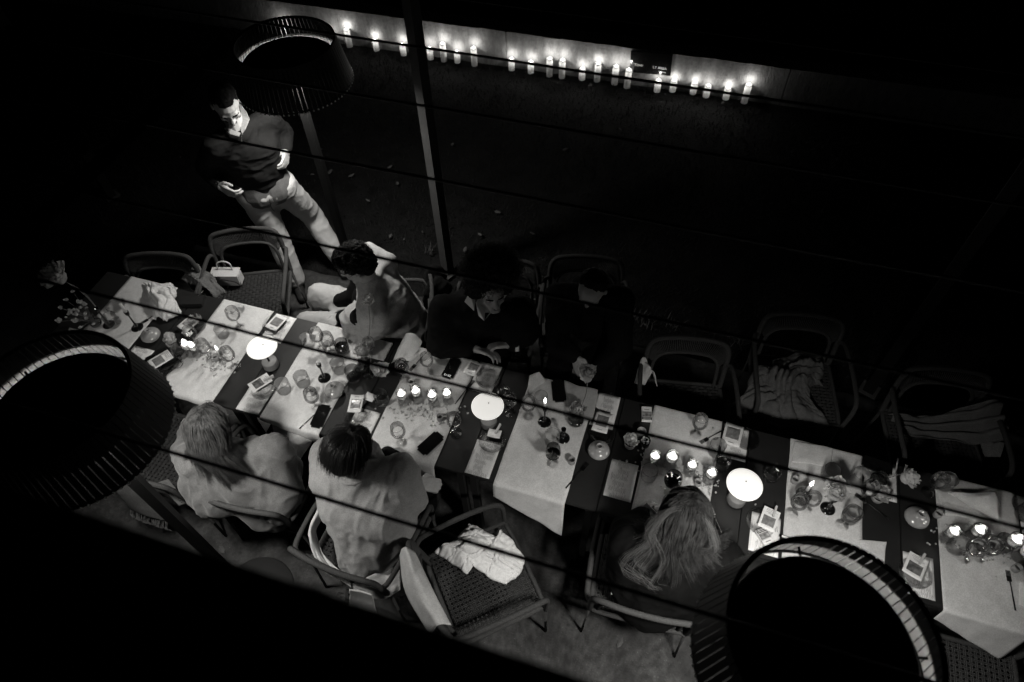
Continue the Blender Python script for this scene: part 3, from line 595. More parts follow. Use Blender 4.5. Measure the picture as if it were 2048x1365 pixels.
card(989, 868, 3, 'small pegged note card below the middle disc lamp', .03, w_=.07, h=.05, peg=-12, title=False, ma='paper')
card(1204, 845, 178, 'picture card with dark square print left of the small bowl flower', .025, w_=.085, h=.13)
card(1465, 870, 175, 'picture card with grey square print at the far edge above the fork', .02, w_=.095, h=.135)
card(1537, 1042, -12, 'picture card with wooden peg above the cigarette pack', .035, peg=2, note=True, w_=.082, h=.10)
card(1829, 1136, -20, 'picture card with wooden peg beside the bottom right shade', .035, peg=-4, note=True, w_=.088, h=.10)
card(319, 722, -30, 'picture card near the eyeglasses at the left', .02, w_=.085, h=.11, note=True)
card(378, 648, 165, 'picture card under the tipped water glass at the left', .025, w_=.09, h=.11)
card(740, 795, -8, 'small white folded note beside the heavy tumbler', .02, w_=.06, h=.05, title=False, ma='paper')
card(375, 667, 6, 'small upright white note at the rim of the far left plate', .02, w_=.07, h=.02, title=False, ma='paper')

# phones
def phone(px, py, ang, label, w_=.074, h=.150, z=.004, clock=False):
    p = at(px, py, T + z + .006); t = thing('phone', label, 'phone', (p.x, p.y, T + z), rad(ang), 'smartphones lying on the tables'); bm = bmesh.new(); bmesh.ops.create_cube(bm, size=1)
    for v_ in bm.verts: v_.co = V((v_.co.x * w_, v_.co.y * h, v_.co.z * .009 + .0045))
    vert_e = [e for e in bm.edges if abs(e.verts[0].co.z - e.verts[1].co.z) > .004]; bmesh.ops.bevel(bm, geom=vert_e, offset=.012, segments=5, affect='EDGES'); me = bpy.data.meshes.new('case'); bm.to_mesh(me); bm.free(); me.materials.append(M['phone_edge'])
    o = bpy.data.objects.new('case', me); C.objects.link(o); o.parent = t
    bm = bmesh.new(); bmesh.ops.create_cube(bm, size=1)
    for v_ in bm.verts: v_.co = V((v_.co.x * (w_ - .003), v_.co.y * (h - .003), v_.co.z * .001 + .0096))
    vert_e = [e for e in bm.edges if abs(e.verts[0].co.z - e.verts[1].co.z) > .0004]; bmesh.ops.bevel(bm, geom=vert_e, offset=.011, segments=5, affect='EDGES'); me = bpy.data.meshes.new('screen'); bm.to_mesh(me); bm.free(); me.materials.append(M['phone_black'])
    o = bpy.data.objects.new('screen', me); C.objects.link(o); o.parent = t
    if clock: text('23:43', .020, (0, h * .33, .0103), (1, 0, 0), (0, 1, 0), 'screen_white', t, (0, 0, 0), 'clock_digits', .0001); 
    return t
phone(641, 833, 4, 'black phone beside the fork at the near edge, left of the dark head')
phone(861, 887, -25, 'black phone lying askew near the edge of the four-votive runner')
phone(903, 737, 176, 'black phone showing the white time with a beaded charm', .072, .148, clock=True)
phone(1117, 782, 20, 'black phone right of the tall lit taper candle')
phone(1754, 931, 84, 'black phone lying lengthwise at the far edge on the right', z=.007)
phone(305, 727, 55, 'black phone partly under the card at the left shade', .07, .13)
ch = thing('phone_charm', 'beaded charm strap hanging off the phone with the time', 'charm', at(893, 706, T)); mb = MB(); r = random.Random(4)
for k in range(9): mb.ell((r.gauss(0, .006), .014 - k * .004, .008 + r.random() * .004), (.0042, .0042, .0042), n=8)
mb.build('beads', 'steel_dark', ch)

# forks
def fork(px, py, ang, label, ma='steel_dark', z=.006):
    p = at(px, py, T + z); t = thing('fork', label, 'fork', (p.x, p.y, T + z), rad(ang), 'forks left on the table'); h = MB(); h.tube([(0, -.10, .001), (0, -.04, .002), (0, .01, .004), (0, .035, .002)], [.0042, .0036, .0022, .003], 8, flat=.6); h.build('handle', ma, t)
    hd = MB(); hd.box((0, .047, .001), (.021, .026, .0018))
    for k in range(4): hd.box((-.0082 + k * .0055, .072, .002), (.0028, .030, .0016))
    hd.build('tines', ma, t, False); return t
fork(626, 833, -20, 'steel fork left of the black phone at the near edge', 'steel'); fork(838, 722, 164, 'steel fork on the far edge beside the rolled napkin', 'steel')
fork(1426, 872, 137, 'dark fork lying slanted at the edge of the wine glass runner'); fork(2022, 1178, 4, 'dark fork at the right picture edge on the last runner'); fork(1155, 950, -23, 'twisted steel fork over the gap right of the long runner', 'steel')
fork(306, 633, 155, 'dark handled fork lying by the crumpled napkin at the left'); fork(1433, 1044, 30, 'steel knife-like fork end beside the long-haired guest', 'steel')
fork(1790, 948, 170, 'pale handled fork beside the phone at the far right edge', 'wood_clip'); fork(930, 783, -14, 'dark fork over the runner edge above the middle disc lamp')
fork(1742, 1012, 60, 'dark fork across the menu above the bowl flower')

# glassware -------------------------------------------------------------
def wine_glass(label='x', s=1.0, fill=None, bowl=.040):
    t = thing('wine_glass', label, 'glass', (0, 0, 0)); th = .0013; b = bowl
    MB().lathe([(0, .003), (.010, .0035), (.031, .0012), (.032, 0), (.0325, .0015), (.028, .0035), (.008, .006), (.0042, .012), (.0038, .070), (.006, .078)], 32).build('foot', 'glass', t)
    out = [(.006, .078), (.020, .084), (b * .86, .100), (b, .120), (b * .97, .142), (b * .84, .170)]
    MB().lathe(out, 40).build('bowl', 'glass', t)
    MB().lathe([(b * .84 + .0009 * math.cos(k * 1.05), .170 + .0009 * math.sin(k * 1.05)) for k in range(6)], 40, close=True).build('rim', 'glass_tint', t)
    if fill: MB().lathe([(0, .082), (.018, .086), (b * .84, .101), (b * .965, fill), (0, fill)], 32).build('wine', 'wine', t)
    return t
def tumbler(label='x', fill=None, r=.040, h=.085, ice=False):
    t = thing('tumbler_glass', label, 'glass', (0, 0, 0)); th = .0016; out = [(0, 0), (r * .78, 0), (r * .95, .006), (r * 1.04, h * .4), (r, h)]
    MB().lathe(out, 40).build('bowl', 'glass', t)
    MB().lathe([(r + .0010 * math.cos(k * 1.05), h + .0010 * math.sin(k * 1.05)) for k in range(6)], 40, close=True).build('rim', 'glass_tint', t)
    if fill: MB().lathe([(0, .011), (r * .82, .012), (r * .95, h * .25), (r * .97, fill), (0, fill)], 32).build('drink', 'wine', t)
    if ice:
        mb = MB()
        for k in range(3): mb.box((.010 * math.cos(k * 2.1), .010 * math.sin(k * 2.1), .03 + .012 * k), (.022, .022, .02), rot=Matrix.Rotation(k * 1.3, 3, 'X') @ Matrix.Rotation(k, 3, 'Z'))
        mb.build('ice', 'glass_bubbly', t, False)
    return t
def small_cup():
    t = thing('small_cup', 'x', 'cup', (0, 0, 0)); out = [(0, 0), (.016, 0), (.0175, .004), (.0185, .040)]
    MB().lathe(out + [(.0160, .040), (.0150, .006), (0, .006)], 24).build('body', 'stoneware', t); MB().lathe([(0, .0065), (.0145, .0065), (.0153, .018), (0, .018)], 24).build('inside', 'glaze_inner', t); return t
def small_bowl(): pass
WG = wine_glass(); WGf = wine_glass(fill=.122, bowl=.045); WGh = wine_glass(fill=.104); TB = tumbler(); TBf = tumbler(fill=.05); TBi = tumbler(r=.042, h=.088, fill=.02, ice=True); SC = small_cup()
def base(px, py, z=T + .004): p = at(px, py, z); return V((p.x, p.y, z))
def put(proto, px, py, label, grp, rz=0, z=T + .004, s=None, zp=None):
    p = at(px, py, zp if zp is not None else z); return dup(proto, V((p.x, p.y, z)), rz, label, grp, s)
gw = 'stemmed wine glasses on the tables'; gt = 'clear tumblers on the tables'; gc = 'small grey cups on the tables'
# stemmed glasses, placed by their feet
for px, py, lb in [(643, 697, 'clear wine glass on the bare stripe left of the shawl guest'), (664, 706, 'clear wine glass with a crumpled tissue beside the left candle holder'), (803, 886, 'clear wine glass near the edge left of the askew phone'), (912, 866, 'clear wine glass on the runner edge left of the middle disc lamp'),
                   (1391, 869, 'clear wine glass alone near the far edge of the four-votive runner'), (1020, 826, 'wine glass right behind the middle disc lamp'), (634, 817, 'low clear wine glass left of the fork at the near edge'), (470, 735, 'clear wine glass at the edge of the left bare stripe'),
                   (1057, 833, 'wine glass left of the tall lit taper, beside the dropped petal'), (1583, 1026, 'balloon wine glass at the left edge of the right runner'), (1684, 1050, 'stemmed glass with its foot toward the bottom right shade'), (1925, 1116, 'clear wine glass at the edge of the last runner'),
                   (1855, 985, 'wine glass beside the carnation at the right table end'), (1720, 1000, 'wine glass behind the white carnation on the right'), (480, 655, 'clear wine glass standing on the second runner'), (422, 720, 'wine glass left of the lit pillar stub in the left group'), (810, 760, 'dark tinted wine glass left of the bright votives')]:
    put(WG, px, py, lb, gw)
put(WGf, 1338, 983, 'wine glass filled with red wine in front of the four round votives', gw)
put(WGh, 1105, 927, 'wine glass with a little red wine beside the empty black candle holder', gw)
for px, py, lb in [(608, 768, 'clear tumbler left of the small grey cup by the left holder'), (570, 782, 'clear tumbler at the corner of the menu and the runner'), (365, 712, 'large tumbler above the eyeglasses'), (766, 806, 'large tumbler right of the foil sachet'), (1104, 885, 'large tumbler between the two black candle holders'),
                   (1296, 955, 'large tumbler beside the lone menu'), (1697, 1038, 'large double tumbler above the bottom right shade'), (1712, 962, 'low tumbler behind the phone at the far right'), (1907, 1098, 'large tumbler on the last runner'), (1995, 1095, 'tumbler at the right picture edge by the last votive'),
                   (665, 708, 'clear tumbler in front of the shawl guest'), (680, 742, 'low clear tumbler above the onion vase'), (230, 650, 'tumbler at the foot of the tall flower'), (1440, 935, 'tumbler left of the right disc lamp'), (1540, 955, 'patterned tumbler right of the right disc lamp'), (400, 655, 'tumbler tipped near the cards at the left'),
                   (1655, 955, 'tall clear tumbler in the middle of the right runner'), (1945, 1075, 'tumbler between the two pairs of votives at the right')]:
    put(TB, px, py, lb, gt, s=1.0)
for px, py, lb in [(448, 672, 'clear tumbler above the small flame of the left group'), (1082, 806, 'clear tumbler just left of the tall lit taper'), (1008, 796, 'low tumbler between the middle disc lamp and the long runner'), (1884, 972, 'clear round tumbler at the corner of the last runner'), (1968, 1098, 'tumbler below the two right votives, middle one'), (2044, 1032, 'large tumbler at the far right edge beyond the grey napkin'), (618, 690, 'tumbler beside the tissue-filled glass'), (1430, 905, 'low tumbler by the menu corner above the right disc lamp')]:
    put(TB, px, py, lb, gt, s=.85 + .2 * random.Random(px).random())
for px, py, lb in [(1956, 1114, 'stemmed glass below the votives on the last runner'), (1612, 1018, 'stemmed glass beside the bubble candle holder'), (745, 712, 'stemmed glass behind the twin carnations'), (858, 745, 'stemmed glass lying by the clear plate at the far edge'), (395, 690, 'stemmed glass in the left group behind the votives')]:
    put(WG, px, py, lb, gw, rz=px, s=.85 + .2 * random.Random(px).random())
put(TBf, 687, 703, 'tumbler with dark drink in front of the shawl guest', gt); put(TBi, 709, 757, 'heavy tumbler with ice beside the onion vase', gt)
for px, py, lb in [(628, 788, 'small grey cup right of the tumbler by the near edge'), (881, 840, 'small grey cup below the four bright votives'), (1143, 926, 'small dark cup at the runner edge near the onion vase'), (1394, 970, 'small grey cup between the wine glass and the right lamp'), (1587, 964, 'small grey cup at the left of the right runner'),
                   (434, 720, 'small dark cup in the left glass group'), (2028, 1140, 'small pale cup beside the fork at the right picture edge'), (1872, 1032, 'dark hexagonal cup next to the right votives'), (824, 770, 'dark little cup behind the bright votives'), (238, 645, 'small pale cup at the foot of the tall black holder')]:
    put(SC, px, py, lb, gc)

# onion-shaped vases
vz = thing('onion_vase', 'x', 'vase', (0, 0, 0)); out = [(0, 0), (.030, 0), (.050, .010), (.0585, .026), (.052, .042), (.030, .052), (.016, .057), (.0145, .074), (.0165, .080)]
MB().lathe(out + [(.0135, .080), (.012, .060), (0, .058)], 48).build('body', 'glaze', vz); MB().lathe([(0, .0655), (.0125, .0655)], 24).build('mouth', 'glaze_inner', vz)
for px, py, lb in [(305, 676, 'pale onion-shaped vase at the left by the flower pot'), (671, 786, 'pale onion-shaped vase left of the foil sachet'), (1197, 906, 'pale onion-shaped vase between the long runner and the lone menu'), (1829, 1040, 'pale onion-shaped vase at the right beside the last votives')]:
    put(vz, px, py, lb, 'pale glazed onion vases')

# black glass candle holders
def holder(h=.16, candle=0, lit=False, label='x', px=0, py=0):
    p = base(px, py); t = thing('candle_holder', label, 'candle holder', p, 0, 'black glass candle holders')
    MB().lathe([(0, 0), (.036, 0), (.037, .004), (.030, .007), (.010, .011), (.0055, .018), (.005, .03), (.010, .036), (.005, .043), (.005, h - .035), (.012, h - .028), (.0135, h), (.0105, h), (.0095, h - .022), (0, h - .024)], 28).build('stand', 'black_glass', t)
    if candle: tag(MB().lathe([(0, h - .022), (.0093, h - .022), (.0088, h + candle), (.006, h + candle + .002), (0, h + candle - .001)], 18).build('taper_candle', 'wax'), ('burning ' if lit else 'unlit ') + 'taper in the ' + label.replace('black glass candle holder', 'holder'), 'candle', 'taper candles').location = p
    return t, p
def flame_at(p, h, power, label, parent=None, big=1.0):
    f = MB().lathe([(0, -.004), (.004 * big, .001), (.0062 * big, .009), (.0045 * big, .020), (.0015, .032), (0, .036 * big)], 10).build('flame', 'flame', parent)
    if parent: f.location = V((0, 0, h))
    light('flame_light', (0, 0, h + .014), power, .006, parent)
holder(.16, .0, False, 'black glass candle holder at the left table end holding the flower stems', 218, 650)
holder(.155, .07, False, 'black glass candle holder near the left end with a long unlit taper', 275, 656)
holder(.145, .018, False, 'black glass candle holder in front of the shawl guest', 649, 757)
holder(.09, .0, False, 'black glass candle holder beside the twin carnations', 738, 750)
t5, p5_ = holder(.155, .045, True, 'black glass candle holder with the burning taper by the lone phone', 1089, 845)
holder(.10, 0, False, 'black glass candle holder standing empty beside the red wine', 1126, 877)
holder(.12, 0, False, 'black glass candle holder under the carnation on the right runner', 1655, 1018)
fl1 = thing('candle_flame', 'bright flame on the tall taper left of the lone phone', 'flame', p5_ + V((0, 0, .21))); flame_at(None, 0, .28, '', fl1, 1.2)
# clear holder with taper at right
p = base(1600, 1000); t = thing('glass_candle_holder', 'clear bubble glass candle holder with a burning taper on the right runner', 'candle holder', p)
MB().lathe([(0, 0), (.034, 0), (.034, .003), (.008, .008), (.007, .02), (.034, .045), (.040, .065), (.030, .085), (.012, .095), (.012, .115), (.009, .115), (.009, .096), (0, .094)], 32).build('stand', 'glass_tint', t)
tag(MB().lathe([(0, .096), (.0085, .096), (.008, .165), (.005, .167), (0, .166)], 16).build('taper_candle', 'wax'), 'pale taper candle burning in the clear bubble holder at the right', 'candle').location = p
t = thing('candle_flame', 'flame of the taper in the clear bubble holder', 'flame', p + V((0, 0, .172))); flame_at(None, 0, .22, '', t, 1.3)
p = base(448, 722); t = thing('glass_candle_holder', 'clear glass holder with a short pale taper in the left glass group', 'candle holder', p); MB().lathe([(0, 0), (.03, 0), (.03, .003), (.007, .008), (.007, .05), (.013, .058), (.012, .08), (.009, .08), (0, .056)], 28).build('stand', 'glass', t)
tag(MB().lathe([(0, .058), (.0085, .058), (.008, .11), (.005, .112), (0, .111)], 16).build('taper_candle', 'wax'), 'short pale taper candle burning in the left glass group', 'candle').location = p
t = thing('candle_flame', 'small round flame in the left glass group', 'flame', p + V((0, 0, .117))); flame_at(None, 0, .15, '', t, .9)

# votives: a glass cup of wax burning on a bubbly crystal foot
def votive():
    t = thing('votive_candle', 'x', 'candle', (0, 0, 0)); r = random.Random(5)
    MB().lathe([(0, 0), (.026, 0), (.028, .006), (.020, .014), (.024, .024), (.018, .034), (.023, .044), (.0235, .050), (0, .050)], 22).build('crystal_foot', 'glass_bubbly', t)
    out = [(.016, .050), (.0225, .056), (.0245, .075), (.0260, .098)]; MB().lathe(out + [(r_ - .0016, z) for r_, z in reversed(out)], 28).build('cup', 'glass', t)
    MB().lathe([(0, .0515), (.0150, .0515), (.0205, .057), (.0222, .078), (.0200, .080), (0, .078)], 24).build('wax_fill', 'wax', t)
    MB().lathe([(0, .079), (.008, .082), (.0115, .091), (.008, .104), (.0025, .118), (0, .121)], 12).build('flame', 'flame', t)
    light('flame_light', (0, 0, .094), .30, .006, t); light('wax_glow', (0, 0, .068), .07, .010, t); return t
VT = votive(); gv = 'votive candles on crystal feet'
for px, py, lb in [(808, 803, 'bright votive, first from the left in the row before the clock phone'), (836, 797, 'bright votive, second in the row before the clock phone'), (868, 805, 'bright votive, third in the row before the clock phone'), (897, 800, 'small bright votive, last in the row before the clock phone'),
                   (1305, 925, 'round votive nearest the jar of berries'), (1338, 928, 'round votive, second from the jar of berries'), (1378, 942, 'round votive between the red wine and the right lamp'), (1416, 958, 'flaring votive at the runner edge beside the right lamp'),
                   (1889, 1074, 'round votive beside the onion vase at the right'), (1938, 1072, 'round votive tucked under the folded napkin at the right'), (2008, 1092, 'flaring votive near the right picture edge'), (2034, 1112, 'votive cut by the right picture edge'), (384, 705, 'bright votive with flared wax in the left group'), (396, 706, 'second bright votive joined to the flared one at the left')]:
    put(VT, px, py + 4, lb, gv, s=1.08 + .22 * random.Random(px).random(), rz=px)
# glass pebbles scattered round the votives (nobody could count them)
def pebbles(boxes, label, seed, n_=130):
    r = random.Random(seed); mb = MB()
    for (px, py, sx, sy) in boxes:
        for k in range(n_):
            p = at(px + r.gauss(0, sx), py + r.gauss(0, sy), T + .008); s_ = .003 + .005 * r.random(); mb.ell((p.x, p.y, T + .0055 + s_ * .6), (s_, s_ * (.7 + .5 * r.random()), s_ * .7), n=6)
    o = mb.build('glass_pebbles', 'crystal', stuff=True); tag(o, label, 'pebbles')

pebbles([(815, 820, 26, 9), (880, 830, 22, 12)], 'clear crystal pebbles scattered round the votives before the clock phone', 1, 70)
pebbles([(1305, 925, 18, 12), (1370, 945, 22, 10), (1412, 965, 12, 12)], 'clear crystal pebbles scattered round the four round votives', 2, 60)
pebbles([(1900, 1075, 20, 12), (1985, 1100, 24, 14)], 'clear crystal pebbles scattered round the votives at the right', 3, 60)
pebbles([(405, 705, 20, 12), (440, 725, 16, 12)], 'clear crystal pebbles scattered in the left glass group', 4, 50)

# flowers
def bloom(mb, c, axis, R, seed, n_=46):
    r = random.Random(seed); a, b, d = frame(axis); R *= 1.45; n_ = int(n_ * 1.3)
    for k in range(n_):
        f = (k + .5) / n_; lay = f; th = k * 2.399; tilt = .15 + 1.25 * lay; dirv = (a * math.cos(th) + b * math.sin(th)) * math.sin(tilt) + d * math.cos(tilt); up = (d - dirv * d.dot(dirv)); up = up.normalized() if up.length > .01 else a; side = dirv.cross(up)
        L_ = R * (.75 + .45 * r.random()); w_ = R * (.34 + .2 * r.random()); vs = []; fs = []
        for i in range(5):
            for j in range(5):
                u = i / 4; v_ = (j - 2) / 2; ww = w_ * math.sin(math.pi * min(.92, .18 + .72 * u)) ; ruf = R * .09 * math.sin(j * 2.6 + k + i * 1.3) * u
                vs.append(c + dirv * (L_ * (.12 + .88 * u) * (1 - .10 * abs(v_) * (i == 4)) + R * .05 * math.sin(j * 4.1 + k) * (i == 4)) + side * ww * v_ + up * (R * .22 * u * u + ruf - .10 * R * v_ * v_ * -1))
        for i in range(4):
            for j in range(4): o = i * 5 + j; fs.append((o, o + 1, o + 6, o + 5))
        mb.add(vs, fs)
    if R > .02: mb.ell(c + d * R * .12, (R * .50, R * .50, R * .42), (a, b, d), 12)
def flower(px, py, z, foot_, R, label, seed, axis=(0, 0, 1), ma='petal', stemr=.0022, bend=.02, stem2=False):
    c = at(px, py, z); t = thing('flower', label, 'flower', foot_, 0, 'carnations on the tables'); o = V(foot_); mb = MB(); bloom(mb, c - V(axis) * R * .2 - o, V(axis), R, seed); mb.build('blossom', ma, t)
    mid = (o + c) / 2 - o + V((bend, bend, .03)); MB().tube(bez([V((0, 0, .01)), mid, c - o - V(axis) * R * .3], 6), stemr, 6).build('stem', 'stem', t)
    if stem2: MB().tube(bez([V((0, 0, .01)), mid * 1.04 + V((-.02, .015, 0)), c - o + V((.02, 0, -.02))], 6), stemr, 6).build('stem', 'stem', t)
    return t
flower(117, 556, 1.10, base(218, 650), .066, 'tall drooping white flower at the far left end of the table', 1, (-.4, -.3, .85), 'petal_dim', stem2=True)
flower(737, 601, 1.14, base(727, 735), .030, 'small white carnation on a thin straight stem before the shawl guest', 2, (.3, -.3, .9))
flower(728, 706, .84, base(740, 748), .040, 'left blossom of the twin carnations beside the black holder', 3, (-.3, .1, .9))
flower(759, 741, .82, base(748, 756), .042, 'right blossom of the twin carnations beside the black holder', 4, (.3, -.3, .9))
flower(1175, 745, 1.02, base(1151, 845), .040, 'white carnation standing in front of the guest in the dark shirt', 5, (.1, -.6, .7))
flower(1156, 822, .81, base(1151, 845), .035, 'low flower inside the clear bowl vase by the lone phone', 6, (0, 0, 1), 'petal_dim')
flower(1674, 982, .92, base(1655, 1018), .047, 'largest white carnation, over the black holder on the right runner', 7, (-.3, -.3, .9))
flower(1812, 957, .86, base(1770, 960), .042, 'white carnation lying toward the far edge at the right', 8, (.7, .1, .6))
for px, py, lb, fb, r_, s_ in [(1259, 893, 'small stoneware bowl holding a carnation beside the berry jar', 'carnation in the small bowl beside the berry jar', .034, 9), (1752, 1000, 'small stoneware bowl holding a carnation above the onion vase at the right', 'carnation in the bowl above the right onion vase', .036, 10), (346, 692, 'small round pot holding a flower beside the left onion vase', 'flower in the small pot beside the left onion vase', .034, 11)]:
    p = base(px, py); t = thing('flower_bowl', lb, 'bowl', p, 0, 'small bowls with a flower'); out = [(0, 0), (.016, 0), (.027, .010), (.031, .028), (.029, .040)]
    MB().lathe(out + [(.0265, .040), (.028, .028), (.024, .012), (0, .008)], 30).build('body', 'stoneware', t); MB().lathe([(0, .028), (.0275, .028)], 24).build('water', 'soil_water', t)
    c = p + V((0, 0, .055)); t = thing('flower', fb, 'flower', p + V((0, 0, .03)), 0, 'carnations on the tables'); mb = MB(); bloom(mb, V((0, 0.004, .012)), V((.05, .1, 1)), r_, s_, 34); mb.build('blossom', 'petal', t)
# clear bowl vases
def bowl_vase(px, py, label, s=1.0):
    p = base(px, py); t = thing('glass_vase', label, 'vase', p, 0, 'clear round glass vases'); out = [(0, 0), (.03 * s, 0), (.043 * s, .012), (.046 * s, .03), (.036 * s, .055), (.02 * s, .07), (.026 * s, .085)]
    MB().lathe(out, 36).build('body', 'glass', t); MB().lathe([(0, .007), (.028 * s, .007), (.041 * s, .014), (.043 * s, .03), (0, .03)], 30).build('water', 'glass_tint', t)
bowl_vase(1151, 845, 'clear round vase holding the carnation by the lone phone'); bowl_vase(1752, 966, 'clear round vase under the lying carnation at the right'); bowl_vase(728, 738, 'clear round vase with the tall thin-stemmed carnation', .8); bowl_vase(195, 650, 'clear vase with tiny blossoms at the left table end', .8)
# tiny blossoms at the left end
p = base(195, 650); t = thing('flower_sprig', 'sprig of tiny pale blossoms spilling over the left table end', 'flower', p); r = random.Random(8); bl = MB(); st = MB()
for k in range(26):
    px, py = 150 + r.gauss(0, 18), 618 + r.gauss(0, 22); e = at(px, py, .86 + .05 * r.random()) - p; st.tube(bez([V((0, 0, .02)), e * .5 + V((0, 0, .03)), e], 3), .0011, 4)
    bloom(bl, e, V((r.gauss(0, .4), r.gauss(0, .4), 1)), .008 + .008 * r.random(), k, 7)
st.build('stem', 'stem', t, stuff=True); bl.build('blossoms', 'petal_dim', t, stuff=True)
# disc lamps
def disc_lamp():
    t = thing('disc_lamp', 'x', 'lamp', (0, 0, 0)); MB().lathe([(0, 0), (.044, 0), (.046, .004), (.046, .012), (.044, .052), (.042, .055), (0, .055)], 40).build('base', 'stoneware2', t)
    MB().lathe([(0, 0), (.0475, 0), (.0475, .010), (0, .010)], 40).build('foot_ring', 'lamp_black', t)
    MB().tube([(0, 0, .055), (0, 0, .186)], .006, 12).build('stem', 'lamp_black', t)
    MB().lathe([(0, .190), (.083, .184), (.0860, .185), (.0862, .188), (.080, .192), (.040, .1955), (0, .197)], 64).build('disc_shade', 'disc_glow', t)
    MB().ell((.004, .012, .1985), (.0035, .0035, .003), n=10).build('knob', 'lamp_black', t)
    light('lamp_light', (0, 0, .178), .035, .05, t, 'AREA', .11); return t
mat('stoneware2', .14, .55, (60, .9, 1.1)); DL = disc_lamp()
for px, py, lb in [(523, 693, 'glowing white disc lamp on the left bare stripe of the table'), (975, 811, 'glowing white disc lamp in the middle of the table'), (1490, 968, 'glowing white disc lamp on the right part of the table')]:
    p = at(px, py, T + .195); dup(DL, V((p.x, p.y, T + .0005)), random.random() * .2, lb, 'glowing disc lamps')

# berry jar, cigarette packs, lighter, eyeglasses, clutch, menu folder, petals, laptop-like folder
p = base(1288, 890, T); t = thing('berry_jar', 'dark glass jar filled with small pale berries', 'jar', p); MB().lathe([(0, 0), (.026, 0), (.028, .004), (.028, .052), (.0265, .052), (.026, .006), (0, .006)], 28).build('jar', 'black_glass', t); r = random.Random(2); mb = MB()
for k in range(34): a = r.random() * 6.28; q = .021 * math.sqrt(r.random()); mb.ell((q * math.cos(a), q * math.sin(a), .040 + .012 * r.random()), (.0042,) * 3, n=8)
mb.build('berries', 'berry', t, stuff=True)
put(SC, 1281, 872, 'dark cup standing behind the berry jar', gc, z=T + .001, s=1.35)
def cig(px, py, ang, label, zz=.0):
    p = at(px, py, T + .01 + zz); t = thing('cigarette_pack', label, 'cigarette pack', (p.x, p.y, T + .003 + zz), rad(ang)); w_, h, d = .054, .086, .022; MB().box((0, 0, d / 2), (w_, h, d)).build('box', 'paper', t, False)
    MB().box((0, -.006, d + .0006), (w_ * .94, h * .36, .0004)).build('warning_photo', 'photo_print', t, False); MB().box((0, -h * .38, d + .0006), (w_ * .97, h * .20, .0004)).build('warning_panel', 'print_dark', t, False)
    b_ = MB()
    for k in range(2): b_.box((0, -h * .35 - k * .007, d + .0011), (w_ * .8, .0022, .0003))
    b_.build('warning_text', 'print_white', t, False); MB().box((0, h * .28, d + .0006), (w_ * .5, h * .05, .0004)).build('brand_bar', 'stoneware', t, False)
    MB().box((0, h * .14, d / 2), (w_ + .0006, .0008, d + .0006)).build('lid_seam', 'print_dark', t, False); return t
cig(1293, 830, 12, 'white cigarette pack with black label on the bare table near the far edge'); cig(1529, 1076, 218, 'white cigarette pack with black label lying on the menu below the pegged card', .004)
p = at(1571, 1076, T + .01); t = thing('lighter', 'small black-framed white lighter right of the cigarette pack', 'lighter', (p.x, p.y, T + .006), rad(-5)); MB().box((0, 0, .005), (.042, .016, .010)).build('body', 'print_dark', t, False); MB().box((-.003, 0, .0104), (.032, .011, .0006)).build('face', 'paper', t, False); MB().box((-.0265, 0, .005), (.010, .011, .008)).build('cap', 'steel', t, False)
# eyeglasses
p = at(347, 740, T + .015); t = thing('eyeglasses', 'black-rimmed eyeglasses folded on the menu at the left', 'glasses', (p.x, p.y, T + .006), rad(55)); rm = Matrix.Rotation(rad(-12), 3, 'X')
for s_ in (-1, 1): MB().tube([rm @ V((s_ * .033 + .024 * math.cos(k * .5236) * (1 + .12 * math.cos(2 * k * .5236)), .0, .022 + .021 * math.sin(k * .5236))) for k in range(13)], .0018, 6).build('rim', 'print_dark', t)
MB().tube([(-.010, 0, .028), (0, -.004, .031), (.010, 0, .028)], .0016, 6).build('bridge', 'print_dark', t)
MB().tube([(-.058, 0, .030), (-.055, .06, .020), (-.02, .10, .004)], .0018, 6).build('temple', 'print_dark', t); MB().tube([(.058, 0, .030), (.052, .05, .018), (-.01, .088, .004)], .0018, 6).build('temple', 'print_dark', t)
# black clutch on the plate by the long-haired guest, wallet at far left
p = at(1298, 1022, T + .03); t = thing('card_case', 'dark folded card case standing on the plate by the long-haired guest', 'case', (p.x, p.y, T + .02), rad(-35)); MB().box((0, 0, .018), (.066, .035, .004), rot=Matrix.Rotation(.7, 3, 'X')).build('panel', 'stoneware', t, False); MB().box((.02, .022, .02), (.05, .03, .004), rot=Matrix.Rotation(-.5, 3, 'X')).build('flap', 'leather_black', t, False)
p = at(386, 604, T + .01); t = thing('clutch_bag', 'black leather clutch at the far edge under the draped blanket', 'bag', (p.x, p.y, T + .004), rad(17)); MB().box((0, 0, .012), (.14, .07, .024)).build('body', 'leather_black', t, False); MB().tube([(.03, .035, .02), (.05, .06, .03), (.055, .075, .03)], .003, 6).build('zip_pull', 'steel', t)
# linen-bound folder before the shawl guest
q = [at(700, 664, T), at(786, 690, T), at(768, 724, T), at(706, 708, T)]; t = thing('menu_folder', 'linen-covered folder with a dark edge before the shawl guest', 'folder', sum(q, V()) / 4); c = sum(q, V()) / 4; mb = MB()
mb.add([V((v_.x, v_.y, T + .005)) - c for v_ in q] + [V((v_.x, v_.y, T + .018)) - c for v_ in q], [(7, 6, 5, 4), (0, 1, 5, 4), (1, 2, 6, 5), (2, 3, 7, 6), (3, 0, 4, 7), (0, 3, 2, 1)]); mb.build('cover', 'linen_dim', t, False)
MB().tube([V((q[0].x, q[0].y + .003, T + .016)) - c, V((q[1].x, q[1].y + .003, T + .016)) - c], .006, 6).build('spine', 'leather_black', t)
